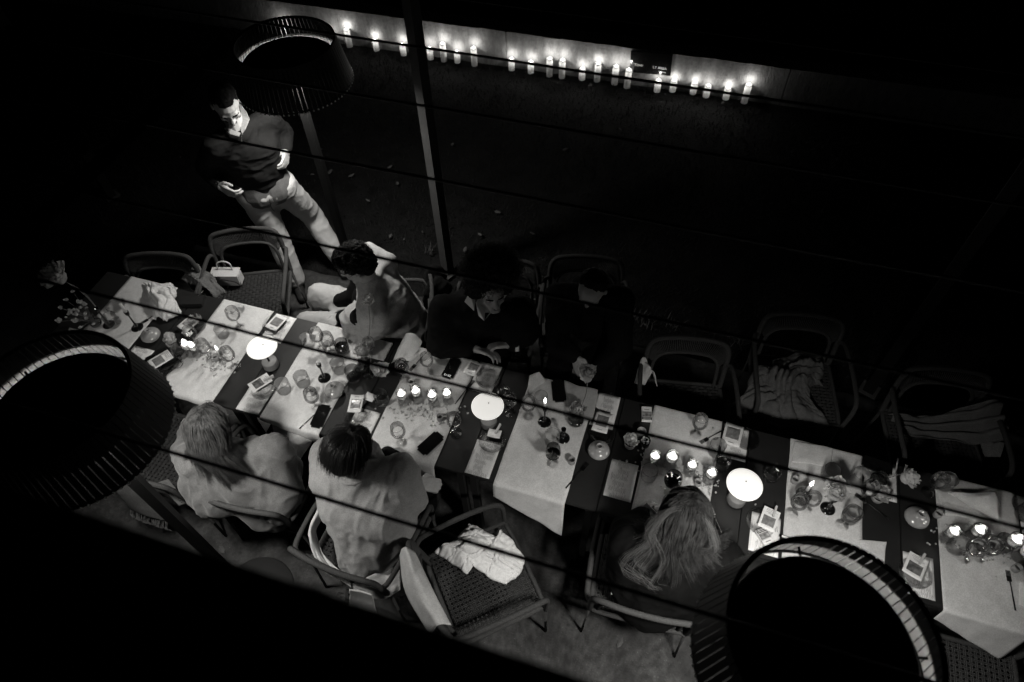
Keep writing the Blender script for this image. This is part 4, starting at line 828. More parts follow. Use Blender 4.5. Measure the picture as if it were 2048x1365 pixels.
# scattered petals / crumbs
PL = ['left of the tall lit taper', 'by the middle disc lamp, left side', 'in the middle of the four-votive runner', 'near the foot of the tall lit taper', 'beside the berry jar', 'between the right disc lamp and its tumbler', 'by the hair of the long-haired guest', 'near the fork at the right edge', 'left of the last onion-free runner edge', 'between the left onion vase and the picture card', 'beside the left bright votives', 'beside the slanted dark fork', 'at the foot of the left disc lamp runner', 'right of the right disc lamp', 'between the two black holders of the long runner', 'just right of the tall taper holder']
pet = [(1040, 822), (935, 828), (900, 855), (1098, 828), (1285, 898), (1462, 990), (1415, 1008), (1990, 1155), (1866, 1065), (345, 672), (420, 700), (1425, 858), (470, 746), (1510, 1010), (1100, 855), (1096, 866)]
for i, (px, py) in enumerate(pet):
    p = at(px, py, T + .006); mb = MB(); bloom(mb, V((0, 0, .001)), V((.2, .1, 1)), .007, i, 4); o = mb.build('loose_petal', 'petal'); o.location = (p.x, p.y, T + .0065); tag(o, 'tiny loose petal ' + PL[i], 'petal', 'loose petals dropped on the tables')

# napkins and cloths
def cloth(label, pts, z0, amp, seed, ma='napkin', nu=26, nv=26, name='napkin', freq=7.0, th=.002, hfn=None, cat='napkin', grp=None, rumple=1.0):
    """crumpled cloth over the quad pts (world), rising in folds"""
    q = [V(p) for p in pts]; c = sum(q, V()) / 4
    def fn(u, v_):
        p = (q[0] * (1 - u) + q[1] * u) * (1 - v_) + (q[3] * (1 - u) + q[2] * u) * v_
        e = min(u, 1 - u, v_, 1 - v_); k = min(1, e * 5 + .15); h = abs(nz(p.x * freq + seed, p.y * freq, seed)) * 1.6 + .35 * abs(nz(p.x * freq * 2.7, p.y * freq * 2.7 + seed, 4))
        p = p + V((nz(p.y * 11 + seed, p.x * 9, 2), nz(p.x * 10, p.y * 12 + seed, 9), 0)) * .012 * rumple
        return p + V((0, 0, th + amp * h * k + (hfn(u, v_) if hfn else 0)))
    o = sheet(fn, nu, nv, th).build(name, ma)
    for vtx in o.data.vertices: vtx.co -= c
    o.location = c; return tag(o, label, cat, grp)
gn = 'crumpled linen napkins'; zq = T + .006
LEFTNAP = 1
cloth('rolled napkin rising at the far edge left of the steel fork', [at(812, 668, .86), at(846, 684, .82), at(826, 716, zq), at(783, 728, zq)], 0, .012, 2, grp=gn, hfn=lambda u, v_: .03 * math.sin(math.pi * u))
cloth('folded napkin corner by the steel fork at the far edge', [at(822, 690, .80), at(852, 700, zq), at(820, 724, zq), at(800, 722, zq)], 0, .016, 21, grp=gn)
cloth('napkin folded back over the far edge of the long runner', [at(1062, 752, .80), at(1078, 745, .80), at(1090, 765, zq), at(1055, 790, zq)], 0, .010, 3, grp=gn, ma='linen')
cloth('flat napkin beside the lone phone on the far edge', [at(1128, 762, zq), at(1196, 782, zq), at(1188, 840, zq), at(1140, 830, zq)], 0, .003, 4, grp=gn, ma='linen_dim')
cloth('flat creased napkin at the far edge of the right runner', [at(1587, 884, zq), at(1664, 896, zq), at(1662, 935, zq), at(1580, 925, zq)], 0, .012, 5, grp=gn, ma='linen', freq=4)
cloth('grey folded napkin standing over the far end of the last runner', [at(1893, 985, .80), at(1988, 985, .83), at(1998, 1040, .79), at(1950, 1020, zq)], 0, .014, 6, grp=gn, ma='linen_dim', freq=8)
cloth('pale folded cloth edge beneath the grey folded napkin', [at(1868, 978, zq), at(1900, 975, zq), at(1975, 1040, zq), at(1890, 1030, zq)], 0, .012, 7, grp=gn, ma='linen')
cloth('small square napkin between the onion vase and the bottom right shade', [at(1722, 1082, zq), at(1771, 1084, zq), at(1768, 1130, zq), at(1728, 1128, zq)], 0, .006, 8, grp=gn, ma='linen')
cloth('white napkin with a raised rim at the right picture edge', [at(2040, 1165, zq), at(2090, 1170, zq), at(2090, 1230, zq), at(2036, 1210, zq)], 0, .010, 9, grp=gn)
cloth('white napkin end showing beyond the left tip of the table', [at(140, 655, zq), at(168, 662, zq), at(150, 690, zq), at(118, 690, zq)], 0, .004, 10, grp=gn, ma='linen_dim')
cloth('crumpled tissue stuffed in the wine glass before the shawl guest', [at(612, 668, .86), at(632, 672, .86), at(630, 690, .84), at(614, 690, .84)], 0, .014, 11, grp=None, ma='napkin', freq=20, nu=14, nv=14)
# ================================================================== CHAIRS (front faces local +Y)
def rtube(mb, pts, r, step=.0055, n=8, rib=.12):
    pts = [V(p) for p in pts]; out = []; rs = []; k = 0
    for i in range(len(pts) - 1):
        L_ = (pts[i + 1] - pts[i]).length; m_ = max(1, int(L_ / step))
        for j in range(m_): out.append(pts[i].lerp(pts[i + 1], j / m_)); rs.append(r * (1 if k % 2 else 1 - rib)); k += 1
    out.append(pts[-1]); rs.append(r); return mb.tube(out, rs, n)
def chair_proto():
    t = thing('rope_armchair', 'x', 'chair', (0, 0, 0)); 
    outer = bez([(-.245, -.255, .42), (-.245, -.285, .58), (-.240, -.305, .71), (-.205, -.325, .772), (-.10, -.342, .785), (0, -.346, .787), (.10, -.342, .785), (.205, -.325, .772), (.240, -.305, .71), (.245, -.285, .58), (.245, -.255, .42)], 7)
    inner = bez([(-.205, -.250, .43), (-.200, -.272, .56), (-.190, -.285, .625), (-.150, -.298, .672), (-.08, -.310, .682), (0, -.314, .684), (.08, -.310, .682), (.150, -.298, .672), (.190, -.285, .625), (.200, -.272, .56), (.205, -.250, .43)], 7)
    rtube(MB(), outer, .0175).build('back_rail', 'rope', t); rtube(MB(), inner, .0125).build('lower_back_rail', 'rope', t)
    def samp(P_, f):
        i = f * (len(P_) - 1); a = int(i); return P_[min(a, len(P_) - 1)].lerp(P_[min(a + 1, len(P_) - 1)], i - a)
    mb = MB()
    for k in range(58):
        f = .16 + .68 * k / 57; a = samp(outer, f); b_ = samp(inner, f); mb.tube([a, (a + b_) / 2 + V((0, .006, 0)), b_], .0030, 5, False)
    mb.build('back_cords', 'rope', t, stuff=True)
    for s_ in (-1, 1):
        rtube(MB(), bez([(s_ * .245, -.292, .615), (s_ * .272, -.25, .640), (s_ * .284, -.10, .645), (s_ * .286, .08, .642), (s_ * .282, .20, .628), (s_ * .272, .252, .58), (s_ * .262, .258, .45), (s_ * .26, .256, .40)], 6), .0155).build('arm', 'rope', t)
        MB().tube([(s_ * .26, .256, .42), (s_ * .265, .262, 0)], [.012, .009], 10).build('leg', 'chair_metal', t); MB().tube([(s_ * .245, -.255, .42), (s_ * .262, -.262, 0)], [.012, .009], 10).build('leg', 'chair_metal', t)
    fr = bez([(-.245, -.24, .425), (-.25, 0, .425), (-.25, .22, .425), (-.22, .255, .425), (0, .26, .425), (.22, .255, .425), (.25, .22, .425), (.25, 0, .425), (.245, -.24, .425), (.21, -.262, .425), (0, -.265, .425), (-.21, -.262, .425), (-.245, -.24, .425)], 4)
    rtube(MB(), fr, .015).build('seat_frame', 'rope', t)
    wv = MB(); n_ = 19; pit = .0255
    for ax in (0, 1):
        for k in range(n_):
            for d_ in (-.0042, .0042):
                c = (k - (n_ - 1) / 2) * pit + d_; pts = []
                for j in range(2 * n_ + 1):
                    s_ = (j - n_) * pit / 2; hgt = .0022 * math.sin(math.pi * (j / 2 + k + ax)) if False else .0025 * (1 if ((j // 2 + k + ax) % 2) else -1) * (1 if j % 2 else 0)
                    pts.append((s_, c, .432 + hgt) if ax else (c, s_, .432 + hgt))
                wv.tube(pts, .0036, 4, False)
    wv.build('seat_weave', 'rope', t, stuff=True); return t
CH = chair_proto(); gch = 'rope-weave armchairs around the tables'
def chair(cx, cy, fx, fy, label): c_ = dup(CH, V((cx, cy, .004)), math.atan2(-fx, fy), label, gch); c_.scale = (.98, .90, 1)
def chair_back(bl, br, label, zb=.78, d=.30):
    """place a chair from where its back rail's two top corners are seen, and the side its seat is on"""
    a, b_ = at(*bl, zb), at(*br, zb); m_ = (a + b_) / 2; e = (b_ - a); e.z = 0; e.normalize(); f = V((e.y, -e.x, 0)); c = m_ + f * d; chair(c.x, c.y, f.x, f.y, label)
chair_back((252, 512), (377, 512), 'empty rope armchair tucked in at the far left of the table')
chair_back((418, 470), (550, 457), 'empty rope armchair with the cream handbag on its seat')
chair_back((1300, 676), (1462, 688), 'empty rope armchair with a cloth on its left arm, right of the dark-shirted guest')
chair_back((1530, 627), (1692, 642), 'unlit rope armchair with a heaped blanket on its seat')
chair_back((1808, 735), (1990, 752), 'unlit rope armchair at the far right with a scarf wound round it')
chair_back((1098, 514), (1252, 522), 'rope armchair of the guest in the dark shirt looking down')
chair(-1.02, 2.66, .12, -.99, 'rope armchair of the afro-haired guest, hidden by a dark coat')
chair(-1.68, 2.42, -.93, -.36, 'rope armchair turned sideways under the shawl guest')
chair(-1.86, 1.23, -.05, 1, 'rope armchair of the blond guest at the near side')
chair(-1.22, 1.09, .08, 1, 'rope armchair of the short-haired guest, with a cream jacket inside')
chair(-.56, 1.05, .74, .67, 'empty rope armchair with a white napkin on its seat at the near side')
chair(.225, 1.32, -.04, 1, 'rope armchair of the long-haired guest in black')
chair(1.74, 1.22, .0, 1, 'rope armchair under the hanging runner end in the lower right corner')
chair(-2.47, 1.22, .05, 1, 'rope armchair at the lower left with a fringed scarf over its back')

# draped things on chairs
def drape(label, path, width_pts, name, ma, cat, seed=0, fold=.010, nu=30, nv=24, th=.004, grp=None, nfold=3.0, bulge=0.0):
    """cloth swept between two 3-D polylines (path a, path b)"""
    A_ = bez(path, 8); B2 = bez(width_pts, 8)
    def samp(P_, f): i = f * (len(P_) - 1); a = int(i); return P_[min(a, len(P_) - 1)].lerp(P_[min(a + 1, len(P_) - 1)], i - a)
    def fn(u, v_):
        p = samp(A_, u).lerp(samp(B2, u), v_); n_ = .5 + .5 * math.sin(v_ * nfold * 6.28 + 2 * nz(u * 2, seed) + seed); return p + V((0, 0, 1)) * (fold * (n_ + .8 * nz(u * 5, v_ * 6, seed)) + bulge * math.sin(math.pi * v_))
    o = sheet(fn, nu, nv, th).build(name, ma); c = sum((vv.co for vv in o.data.vertices), V()) / len(o.data.vertices)
    for vtx in o.data.vertices: vtx.co -= c
    o.location = c; return tag(o, label, cat, grp)
a2 = at
# napkin on the empty chair's seat
zc = .447
NAPKINS = 1
# white cloth over the back rail of the same chair
def arch(o, h):
    return o
drape('pale towel draped lengthwise over the back rail of the empty near chair', [a2(830, 1106, .785), a2(866, 1182, .79), a2(902, 1252, .78)], [a2(800, 1112, .74), a2(812, 1186, .69), a2(862, 1272, .68)], 'towel', 'linen_dim', 'towel', 3, .010, nfold=1.3, th=.003, bulge=.085)
# striped cloth on the left arm of chair c
drape('pale fringed cloth hanging over the left arm of the third empty chair', [a2(1268, 768, .55), a2(1282, 722, .66), a2(1290, 716, .67)], [a2(1290, 770, .55), a2(1306, 745, .66), a2(1314, 774, .56)], 'cloth', 'linen', 'cloth', 2, .010, nu=18, nv=14, nfold=1.5)
# blanket heaps
def heap(label, blobs, name, ma, cat, seed, amp=.012):
    mb = MB(); c = sum((V(b_[0]) for b_ in blobs), V()) / len(blobs)
    for ce, r_ in blobs: mb.ell(ce, r_, n=14)
    o = remesh(mb, name, ma, None, .009, 3, c, (amp, 9.0, (1.6, .7, 1.4))); o.location = c; return tag(o, label, cat)
def folds(label, quad, z, name, ma, seed, amp, nf, nu=60, nv=60, cat='blanket', bulge=.08, ang=0.0):
    """cloth heap: long parallel folds that wander and pinch, over a bulging base"""
    q = [at(a_, b_, z_) for (a_, b_), z_ in zip(quad, z)]; c = sum(q, V()) / 4
    def fn(u, v_):
        p = (q[0] * (1 - u) + q[1] * u) * (1 - v_) + (q[3] * (1 - u) + q[2] * u) * v_; w1 = nz(u * 2 + seed, v_ * 2, 1) * 2.2; w2 = nz(u * 3, v_ * 3 + seed, 7)
        t_ = (u * math.cos(ang) + v_ * math.sin(ang)) * nf + w1; f_ = abs(math.sin(t_ * 3.14159)) ** .7; e = min(u, 1 - u, v_, 1 - v_); k = min(1, e * 7)
        p = p + V((nz(v_ * 3 + seed, u, 3), nz(u * 3, v_ + seed, 5), 0)) * .045
        return p + V((0, 0, bulge * math.sin(math.pi * u) ** .6 * math.sin(math.pi * v_) ** .6 + amp * f_ * (.35 + .65 * k) * (.7 + w2) + .012 * nz(u * 16, v_ * 16, seed)))
    o = sheet(fn, nu, nv, .004).build(name, ma)
    for vtx in o.data.vertices: vtx.co -= c
    o.location = c; return tag(o, label, cat)
folds('large crumpled napkin on the far edge of the left runner', [(288, 566), (350, 574), (366, 634), (306, 642)], (.765, .765, .758, .758), 'napkin', 'napkin', 5, .040, 2.6, nu=46, nv=46, cat='napkin', bulge=.05, ang=1.0)
folds('crumpled white napkin spread on the empty chair seat at the near side', [(868, 1106), (938, 1050), (1010, 1082), (935, 1150)], (zc, zc, zc, zc), 'napkin', 'napkin', 31, .030, 2.2, nu=46, nv=46, cat='napkin', bulge=.045, ang=.9)
folds('second fold of white napkin at the right of the empty chair seat', [(940, 1126), (1002, 1060), (1048, 1126), (1012, 1170)], (zc + .02, zc + .02, zc, zc), 'napkin', 'napkin', 32, .022, 1.6, nu=40, nv=40, cat='napkin', bulge=.03, ang=.3)
folds('grey blanket heaped on the second unlit empty chair', [(1545, 722), (1640, 712), (1645, 775), (1560, 790)], (.50, .50, .48, .48), 'blanket', 'blanket', 1, .045, 2.5, bulge=.09, ang=1.2)
folds('long end of the grey blanket hanging toward the table from the unlit chair', [(1512, 735), (1600, 745), (1655, 862), (1462, 832)], (.56, .56, .42, .42), 'blanket', 'blanket', 2, .05, 5.5, bulge=.07, ang=.15)
drape('grey scarf wound across the chair at the far right', [a2(1775, 830, .60), a2(1850, 835, .56), a2(1930, 815, .64), a2(1995, 800, .72)], [a2(1800, 870, .52), a2(1860, 885, .48), a2(1940, 892, .50), a2(2012, 885, .56)], 'scarf', 'blanket', 'scarf', 4, .040, nu=44, nv=34, nfold=3.5)
drape('hanging end of the grey scarf at the far right chair arm', [a2(1960, 888, .50), a2(1968, 915, .44)], [a2(2010, 885, .56), a2(2000, 915, .50)], 'scarf', 'blanket', 'scarf', 6, .008, nu=12, nv=12)
folds('grey blanket bunched on the arm of the chair left of the handbag chair', [(362, 560), (398, 530), (452, 588), (420, 606)], (.60, .64, .56, .56), 'blanket', 'blanket', 3, .035, 3.5, nu=40, nv=40, bulge=.05, ang=1.3)
drape('grey fringed scarf hanging over the chair back at the lower left', [a2(228, 978, .70), a2(262, 958, .74), a2(300, 965, .74)], [a2(262, 1018, .35), a2(300, 1035, .35), a2(335, 1042, .35)], 'scarf', 'blanket', 'scarf', 7, .012, nu=26, nv=30, nfold=2.5)
fr = MB(); r = random.Random(9)
for k in range(46):
    f = k / 45; p0 = a2(262, 1018, .35).lerp(a2(335, 1042, .35), f); fr.tube([p0, p0 + V((r.gauss(0, .01), -.02 - .02 * r.random(), -.04)), p0 + V((r.gauss(0, .015), -.03, -.06 - .03 * r.random()))], .0018, 4, False)
o = fr.build('scarf_fringe', 'blanket'); tag(o, 'ragged fringe at the lower end of the grey scarf, lower left', 'fringe')
p = a2(345, 985, .62); t = thing('bag_strap', 'flat pale strap with punched holes hanging from the lower left chair', 'strap', p); a_ = a2(325, 962, .66) - p; b_ = a2(366, 1008, .50) - p; s_ = V((.022, .018, 0))
MB().add([a_ - s_, a_ + s_, b_ + s_ * .8, b_ - s_ * .8] + [q_ - V((0, 0, .006)) for q_ in (a_ - s_, a_ + s_, b_ + s_ * .8, b_ - s_ * .8)], [(0, 1, 2, 3), (7, 6, 5, 4), (0, 4, 5, 1), (1, 5, 6, 2), (2, 6, 7, 3), (3, 7, 4, 0)]).build('band', 'blanket', t, False)
hl = MB(); d_ = (b_ - a_).normalized()
for k in range(3): hl.lathe([(0, 0), (.004, 0), (.004, .0012), (0, .0012)], 10, b_ - d_ * (.012 + .014 * k) + V((0, 0, .0005)), axis=(0, 0, 1))
hl.build('punched_holes', 'print_dark', t)
# handbag on the chair
p = a2(455, 556, .50); t = thing('handbag', 'small cream handbag with chain and top handle on the empty chair', 'bag', (p.x, p.y, .45), rad(16)); bm = bmesh.new(); bmesh.ops.create_cube(bm, size=1)
for v_ in bm.verts: v_.co = V((v_.co.x * .20, v_.co.y * .085, v_.co.z * .10 + .055))
bmesh.ops.bevel(bm, geom=[e for e in bm.edges], offset=.010, segments=3, affect='EDGES'); me = bpy.data.meshes.new('body'); bm.to_mesh(me); bm.free(); me.materials.append(M['bag_cream']); o = bpy.data.objects.new('body', me); C.objects.link(o); o.parent = t
MB().box((0, -.038, .075), (.196, .014, .062)).box((0, 0, .108), (.198, .088, .004)).build('flap', 'bag_cream', t, False)
MB().tube(bez([(-.05, .02, .108), (-.045, .03, .16), (0, .035, .178), (.045, .03, .16), (.05, .02, .108)], 6), .005, 8).build('handle', 'bag_cream', t)
cm = MB(); pts = bez([(-.08, -.02, .108), (-.06, -.05, .10), (.0, -.055, .085), (.07, -.05, .06), (.09, -.04, .02)], 9)
for k, q_ in enumerate(pts): cm.ell(q_, (.0042, .0042, .0042), n=6)
cm.build('chain', 'steel_dark', t, stuff=True)
# round side table in the lower left
p = a2(525, 1165, .5); t = thing('side_table', 'round black side table half hidden by the ledge at the lower left', 'table', (p.x, p.y - .06, 0)); MB().lathe([(0, .50), (.185, .50), (.190, .496), (.185, .488), (0, .488)], 56).build('top', 'lamp_black', t)
MB().tube([(0, 0, .01), (0, 0, .488)], .018, 12).build('stem', 'lamp_black', t); MB().lathe([(0, 0), (.14, 0), (.14, .008), (.02, .014), (0, .014)], 40).build('foot', 'lamp_black', t)
drape('pale cloth hanging below the back rail of the short-haired guest chair', [a2(700, 1180, .70), a2(720, 1183, .70), a2(745, 1190, .70)], [a2(700, 1225, .40), a2(725, 1238, .36), a2(760, 1250, .34)], 'cloth', 'linen_dim', 'cloth', 8, .014, nu=22, nv=24, nfold=2.5)

# ================================================================== PEOPLE
class Person:
    def __init__(s, label, root, skin='skin'):
        s.o = V(root); s.t = thing('person', label, 'person', root); s.skin = skin; s.body = MB()
    def head(s, c, F, U, k=1.0, ears=True):
        c = V(c); F = V(F).normalized(); U = V(U); U = (U - F * U.dot(F)).normalized(); R = F.cross(U); s.c, s.F, s.U, s.R, s.k = c, F, U, R, k; b = s.body
        P = lambda r, f, u: c + (R * r + F * f + U * u) * k
        b.ell(P(0, -.008, .030), (.074 * k, .096 * k, .084 * k), (R, F, U)); b.ell(P(0, .020, -.022), (.061 * k, .070 * k, .088 * k), (R, F, U)); b.ell(P(0, .034, -.060), (.046 * k, .052 * k, .048 * k), (R, F, U))
        b.cap(P(-.012, .074, -.100), P(.012, .074, -.100), .019 * k); b.cap(P(-.045, .0, -.058), P(-.012, .066, -.094), .018 * k, .016 * k); b.cap(P(.045, .0, -.058), P(.012, .066, -.094), .018 * k, .016 * k)
        b.cap(P(0, .085, .016), P(0, .108, -.026), .0095 * k, .0125 * k); b.cap(P(-.012, .094, -.030), P(.012, .094, -.030), .0085 * k)
        b.cap(P(-.034, .074, .026), P(.034, .074, .026), .014 * k); b.ell(P(-.037, .062, -.024), (.021 * k, .018 * k, .021 * k), (R, F, U)); b.ell(P(.037, .062, -.024), (.021 * k, .018 * k, .021 * k), (R, F, U))
        b.cap(P(-.018, .086, -.058), P(.018, .086, -.058), .0085 * k); b.cap(P(-.015, .084, -.070), P(.015, .084, -.070), .0085 * k)
        for sd in (-1, 1):
            if ears: b.ell(P(sd * .077, -.006, -.008), (.0075 * k, .017 * k, .030 * k), (R, F, U)); b.cap(P(sd * .080, -.016, .016), P(sd * .076, .002, -.030), .006 * k)
        return P
    def face(s, lid=True, brow='hair_black', lip='lip'):
        P = lambda r, f, u: s.c + (s.R * r + s.F * f + s.U * u) * s.k - s.o
        for sd in (-1, 1):
            e = MB().ell(P(sd * .031, .070, .002), (.0125 * s.k,) * 3, n=12); e.build('eye', 'eye', s.t)
            MB().ell(P(sd * .031, .0715, .006), (.0150 * s.k, .0120 * s.k, .0085 * s.k), (s.R, s.F, s.U), 12).build('eyelid', s.skin, s.t)
            MB().tube([P(sd * .014, .090, .024), P(sd * .032, .090, .031), P(sd * .052, .074, .024)], [.0035, .0045, .002], 6).build('eyebrow', brow, s.t)
        MB().tube([P(-.022, .088, -.062), P(-.008, .0975, -.0615), (P(0, .0985, -.063)), P(.008, .0975, -.0615), P(.022, .088, -.062)], [.0012, .0042, .0042, .0042, .0012], 8).build('lips', lip, s.t)
    def neck(s, base): s.body.cap(s.c - s.U * .05 * s.k - s.F * .012, base, .053 * s.k, .060 * s.k)
    def arm(s, sh, el, wr, r=(.036, .031, .026)): s.body.chain([V(sh), V(el), V(wr)], r)
    def hand(s, w, D, N, T_, curl=.6, k=1.0, thumb=.5):
        """wrist, finger direction, palm direction, side of the thumb"""
        w = V(w); D = V(D).normalized(); N = V(N); N = (N - D * N.dot(D)).normalized(); S = V(T_); S = (S - D * S.dot(D) - N * S.dot(N)).normalized(); b = s.body
        b.cap(w - D * .02, w + D * .02, .024 * k, .024 * k)
        for i in range(4):
            o = (1.5 - i) * .0205 * k; kn = w + D * (.088 - .004 * abs(i - 1.2)) * k + S * o; b.cap(w + D * .012 + S * o * .6, kn, .0135 * k, .0115 * k)
            L_ = [(.042, .026, .022), (.046, .029, .023), (.043, .027, .022), (.034, .021, .019)][i]; p = kn; a = .25 * curl + .06 * i
            for j, l in enumerate(L_):
                d = (D * math.cos(a) + N * math.sin(a)); q = p + d * l * k; b.cap(p, q, (.0098 - .0009 * j) * k, (.0090 - .0010 * j) * k, 8); p = q; a += curl * (.95, .85, .6)[j]
        p = w + D * .022 * k + S * .024 * k; d = (S * .75 + D * .6 + N * .35 * thumb).normalized(); q = p + d * .040 * k; b.cap(w + D * .01 + S * .01, p, .016 * k, .014 * k); b.cap(p, q, .0135 * k, .0108 * k, 8)
        d = (S * (.25 - .5 * thumb) + D * .85 + N * .45 * thumb).normalized(); q2 = q + d * .030 * k; b.cap(q, q2, .0105 * k, .0098 * k, 8); d = (D * .9 - S * .35 * thumb + N * .4 * thumb).normalized(); b.cap(q2, q2 + d * .022 * k, .0096 * k, .0080 * k, 8)
    def finish(s, voxel=.0058): return remesh(s.body, 'body', s.skin, s.t, voxel, 2, s.o)
    def cloth(s, mb, name, ma, wr=(.006, 8.0, (1, 1, 1)), voxel=.009, smooth=5): return remesh(mb, name, ma, s.t, voxel, 4 if smooth > 15 else smooth, s.o, wr, melt=.045 if smooth > 15 else (.02 if name == 'trousers' else 0))

def strands(name, ma, parent, origin, roots, n_, seed, r0=.0016, spread=.02, segs=9, fly=.08, wave=0.0):
    n_ = int(n_ * 3.0); r0 *= .48
    """hair as many thin tapering locks; roots: list of (list of control points, weight, spread)"""
    r = random.Random(seed); mb = MB(); o = V(origin); tot = sum(q[1] for q in roots)
    for (pts, wgt, sp) in roots:
        gp = r.random() * 6.28
        for k in range(int(n_ * wgt / tot)):
            a = [r.gauss(0, 1) for _ in range(3)]; b_ = [r.gauss(0, 1) for _ in range(3)]; out = []; fl = 1 + (2.0 if r.random() < fly else 0)
            for i, p in enumerate(pts):
                f = i / (len(pts) - 1); out.append(V(p) - o + V(a) * sp * (.55 + .25 * f) + V(b_) * sp * .5 * f * fl)
            q = bez(out, segs // max(1, len(pts) - 1) + 2); q = [p_ + V((math.sin(gp + i_ * .55), math.cos(gp * 1.7 + i_ * .5), 0)) * wave * (i_ / len(q)) for i_, p_ in enumerate(q)]; rr = r0 * (.6 + .8 * r.random()); mb.tube(q, [rr * (1 - .75 * (i / len(q)) ** 2) for i in range(len(q))], 4, False)
    return mb.build(name, ma, parent)
def rough(o, amp, sc_, seed=0):
    nrm = [v_.normal.copy() for v_ in o.data.vertices]
    for vtx, nr in zip(o.data.vertices, nrm):
        h = noise.noise(vtx.co * sc_ + V((seed, 0, 0))) + .5 * noise.noise(vtx.co * sc_ * 2.4); vtx.co += nr * amp * h
def curls(parent, origin, c, rad_, axes, n_, seed, ma='hair_sheen', cut=None, L=.03, r0=.0016):
    r = random.Random(seed); mb = MB(); o = V(origin)
    for k in range(n_):
        d = V((r.gauss(0, 1), r.gauss(0, 1), r.gauss(0, 1))).normalized(); 
        if cut and d.dot(V(cut[0]).normalized()) < cut[1]: continue
        p = V(c) + axes[0] * d.x * rad_[0] + axes[1] * d.y * rad_[1] + axes[2] * d.z * rad_[2]; nrm = (p - V(c)).normalized(); a, b_, _ = frame(nrm); ph = r.random() * 6.28; q = []
        for i in range(9): t = i / 8; q.append(p - nrm * .008 + nrm * L * t + (a * math.cos(ph + t * 9) + b_ * math.sin(ph + t * 9)) * .007 - o)
        mb.tube(q, [r0 * (1 - .6 * i / 8) for i in range(9)], 3, False)
    return mb.build('curls', ma, parent)

# ---- standing man -------------------------------------------------------
F = V((.62, -.70, 0)).normalized(); R_ = V((F.y, -F.x, 0)) * -1; Rt = F.cross(V((0, 0, 1)))            # his right
mn = Person('man standing by the round lamp in dark quarter-zip sweater and pale trousers', (-2.72, 3.05, 0))
hd = at(452, 208, 1.70); P = mn.head(hd, (F + V((0, 0, -.78))), V((0, 0, 1)), 1.04); nk = at(478, 262, 1.49); mn.neck(nk)
shR, shL = at(430, 292, 1.45), at(536, 238, 1.45); elR, elL = at(407, 335, 1.20), at(570, 264, 1.28); wrR, wrL = at(437, 371, 1.13), at(574, 300, 1.22)
chest = (shR + shL) / 2 - V((0, 0, .12)); pel = at(528, 368, 1.0); b = mn.body
b.cap(nk, chest, .055, .085); b.cap(chest, pel, .085, .10); b.cap(shR, shL, .034); mn.arm(shR, elR, wrR); mn.arm(shL, elL, wrL)
hipR, hipL = pel + Rt * .09 - V((0, 0, .04)), pel - Rt * .09 - V((0, 0, .04)); knR, knL = at(556, 478, .50), at(622, 428, .50); anR, anL = at(592, 562, .09), at(676, 516, .09)
b.chain([hipR, knR, anR], [.07, .045, .035]); b.chain([hipL, knL, anL], [.07, .045, .035])
ft = F * .16
mn.hand(wrR, (at(472, 394, 1.09) - wrR), V((.3, .25, -.2)) + Rt * -.8, F + V((0, 0, .35)), .75, 1.0, .8); mn.hand(wrL, (at(568, 338, 1.17) - wrL), Rt * .9 + V((0, 0, -.2)), F + V((0, 0, .2)), .85, 1.0, .8)
mn.finish(.0055); mn.face(brow='hair_black')
sw = MB(); sw.chain([nk + V((0, 0, -.015)), chest + V((0, 0, .06)), (chest + pel) / 2, pel + V((0, 0, .03))], [.075, .125, .130, .122]); sw.cap(chest + Rt * .07, pel + Rt * .05 + V((0, 0, .03)), .115, .108); sw.cap(chest - Rt * .07, pel - Rt * .05 + V((0, 0, .03)), .115, .108)
sw.chain([nk + Rt * .04, shR, elR, wrR.lerp(elR, .10)], [.05, .068, .049, .037]); sw.chain([nk - Rt * .04, shL, elL, wrL.lerp(elL, .10)], [.05, .068, .049, .037]); mn.cloth(sw, 'sweater', 'sweater_dark', (.007, 8, (1, 1, 1.6)), .008, 22)
hm = MB(); hm.chain([pel + V((0, 0, .02)) + Rt * .05, pel - V((0, 0, .035)) + Rt * .05], [.135, .138]); hm.chain([pel + V((0, 0, .02)) - Rt * .05, pel - V((0, 0, .03)) - Rt * .05], [.135, .138]); mn.cloth(hm, 'shirt_hem', 'knit_mid', (.002, 6, (1, 1, 1)))
tr = MB(); tr.cap(pel + Rt * .05 - V((0, 0, .03)), hipR, .135, .115); tr.cap(pel - Rt * .05 - V((0, 0, .03)), hipL, .135, .115); tr.chain([hipR, knR, anR + V((0, 0, .02))], [.108, .080, .070]); tr.chain([hipL, knL, anL + V((0, 0, .02))], [.108, .080, .070]); mn.cloth(tr, 'trousers', 'trousers', (.0045, 7, (1, 1, 1.5)))
for a_, nm in ((anR, 'R'), (anL, 'L')):
    s_ = MB(); q_ = V((a_.x, a_.y, .045)); s_.cap(q_ - F * .04, q_ + F * .15 - V((0, 0, .008)), .042, .036); s_.cap(q_ + V((0, 0, .03)), q_ + F * .06, .04, .036); mn.cloth(s_, 'shoe', 'shoe', None, .008, 3)
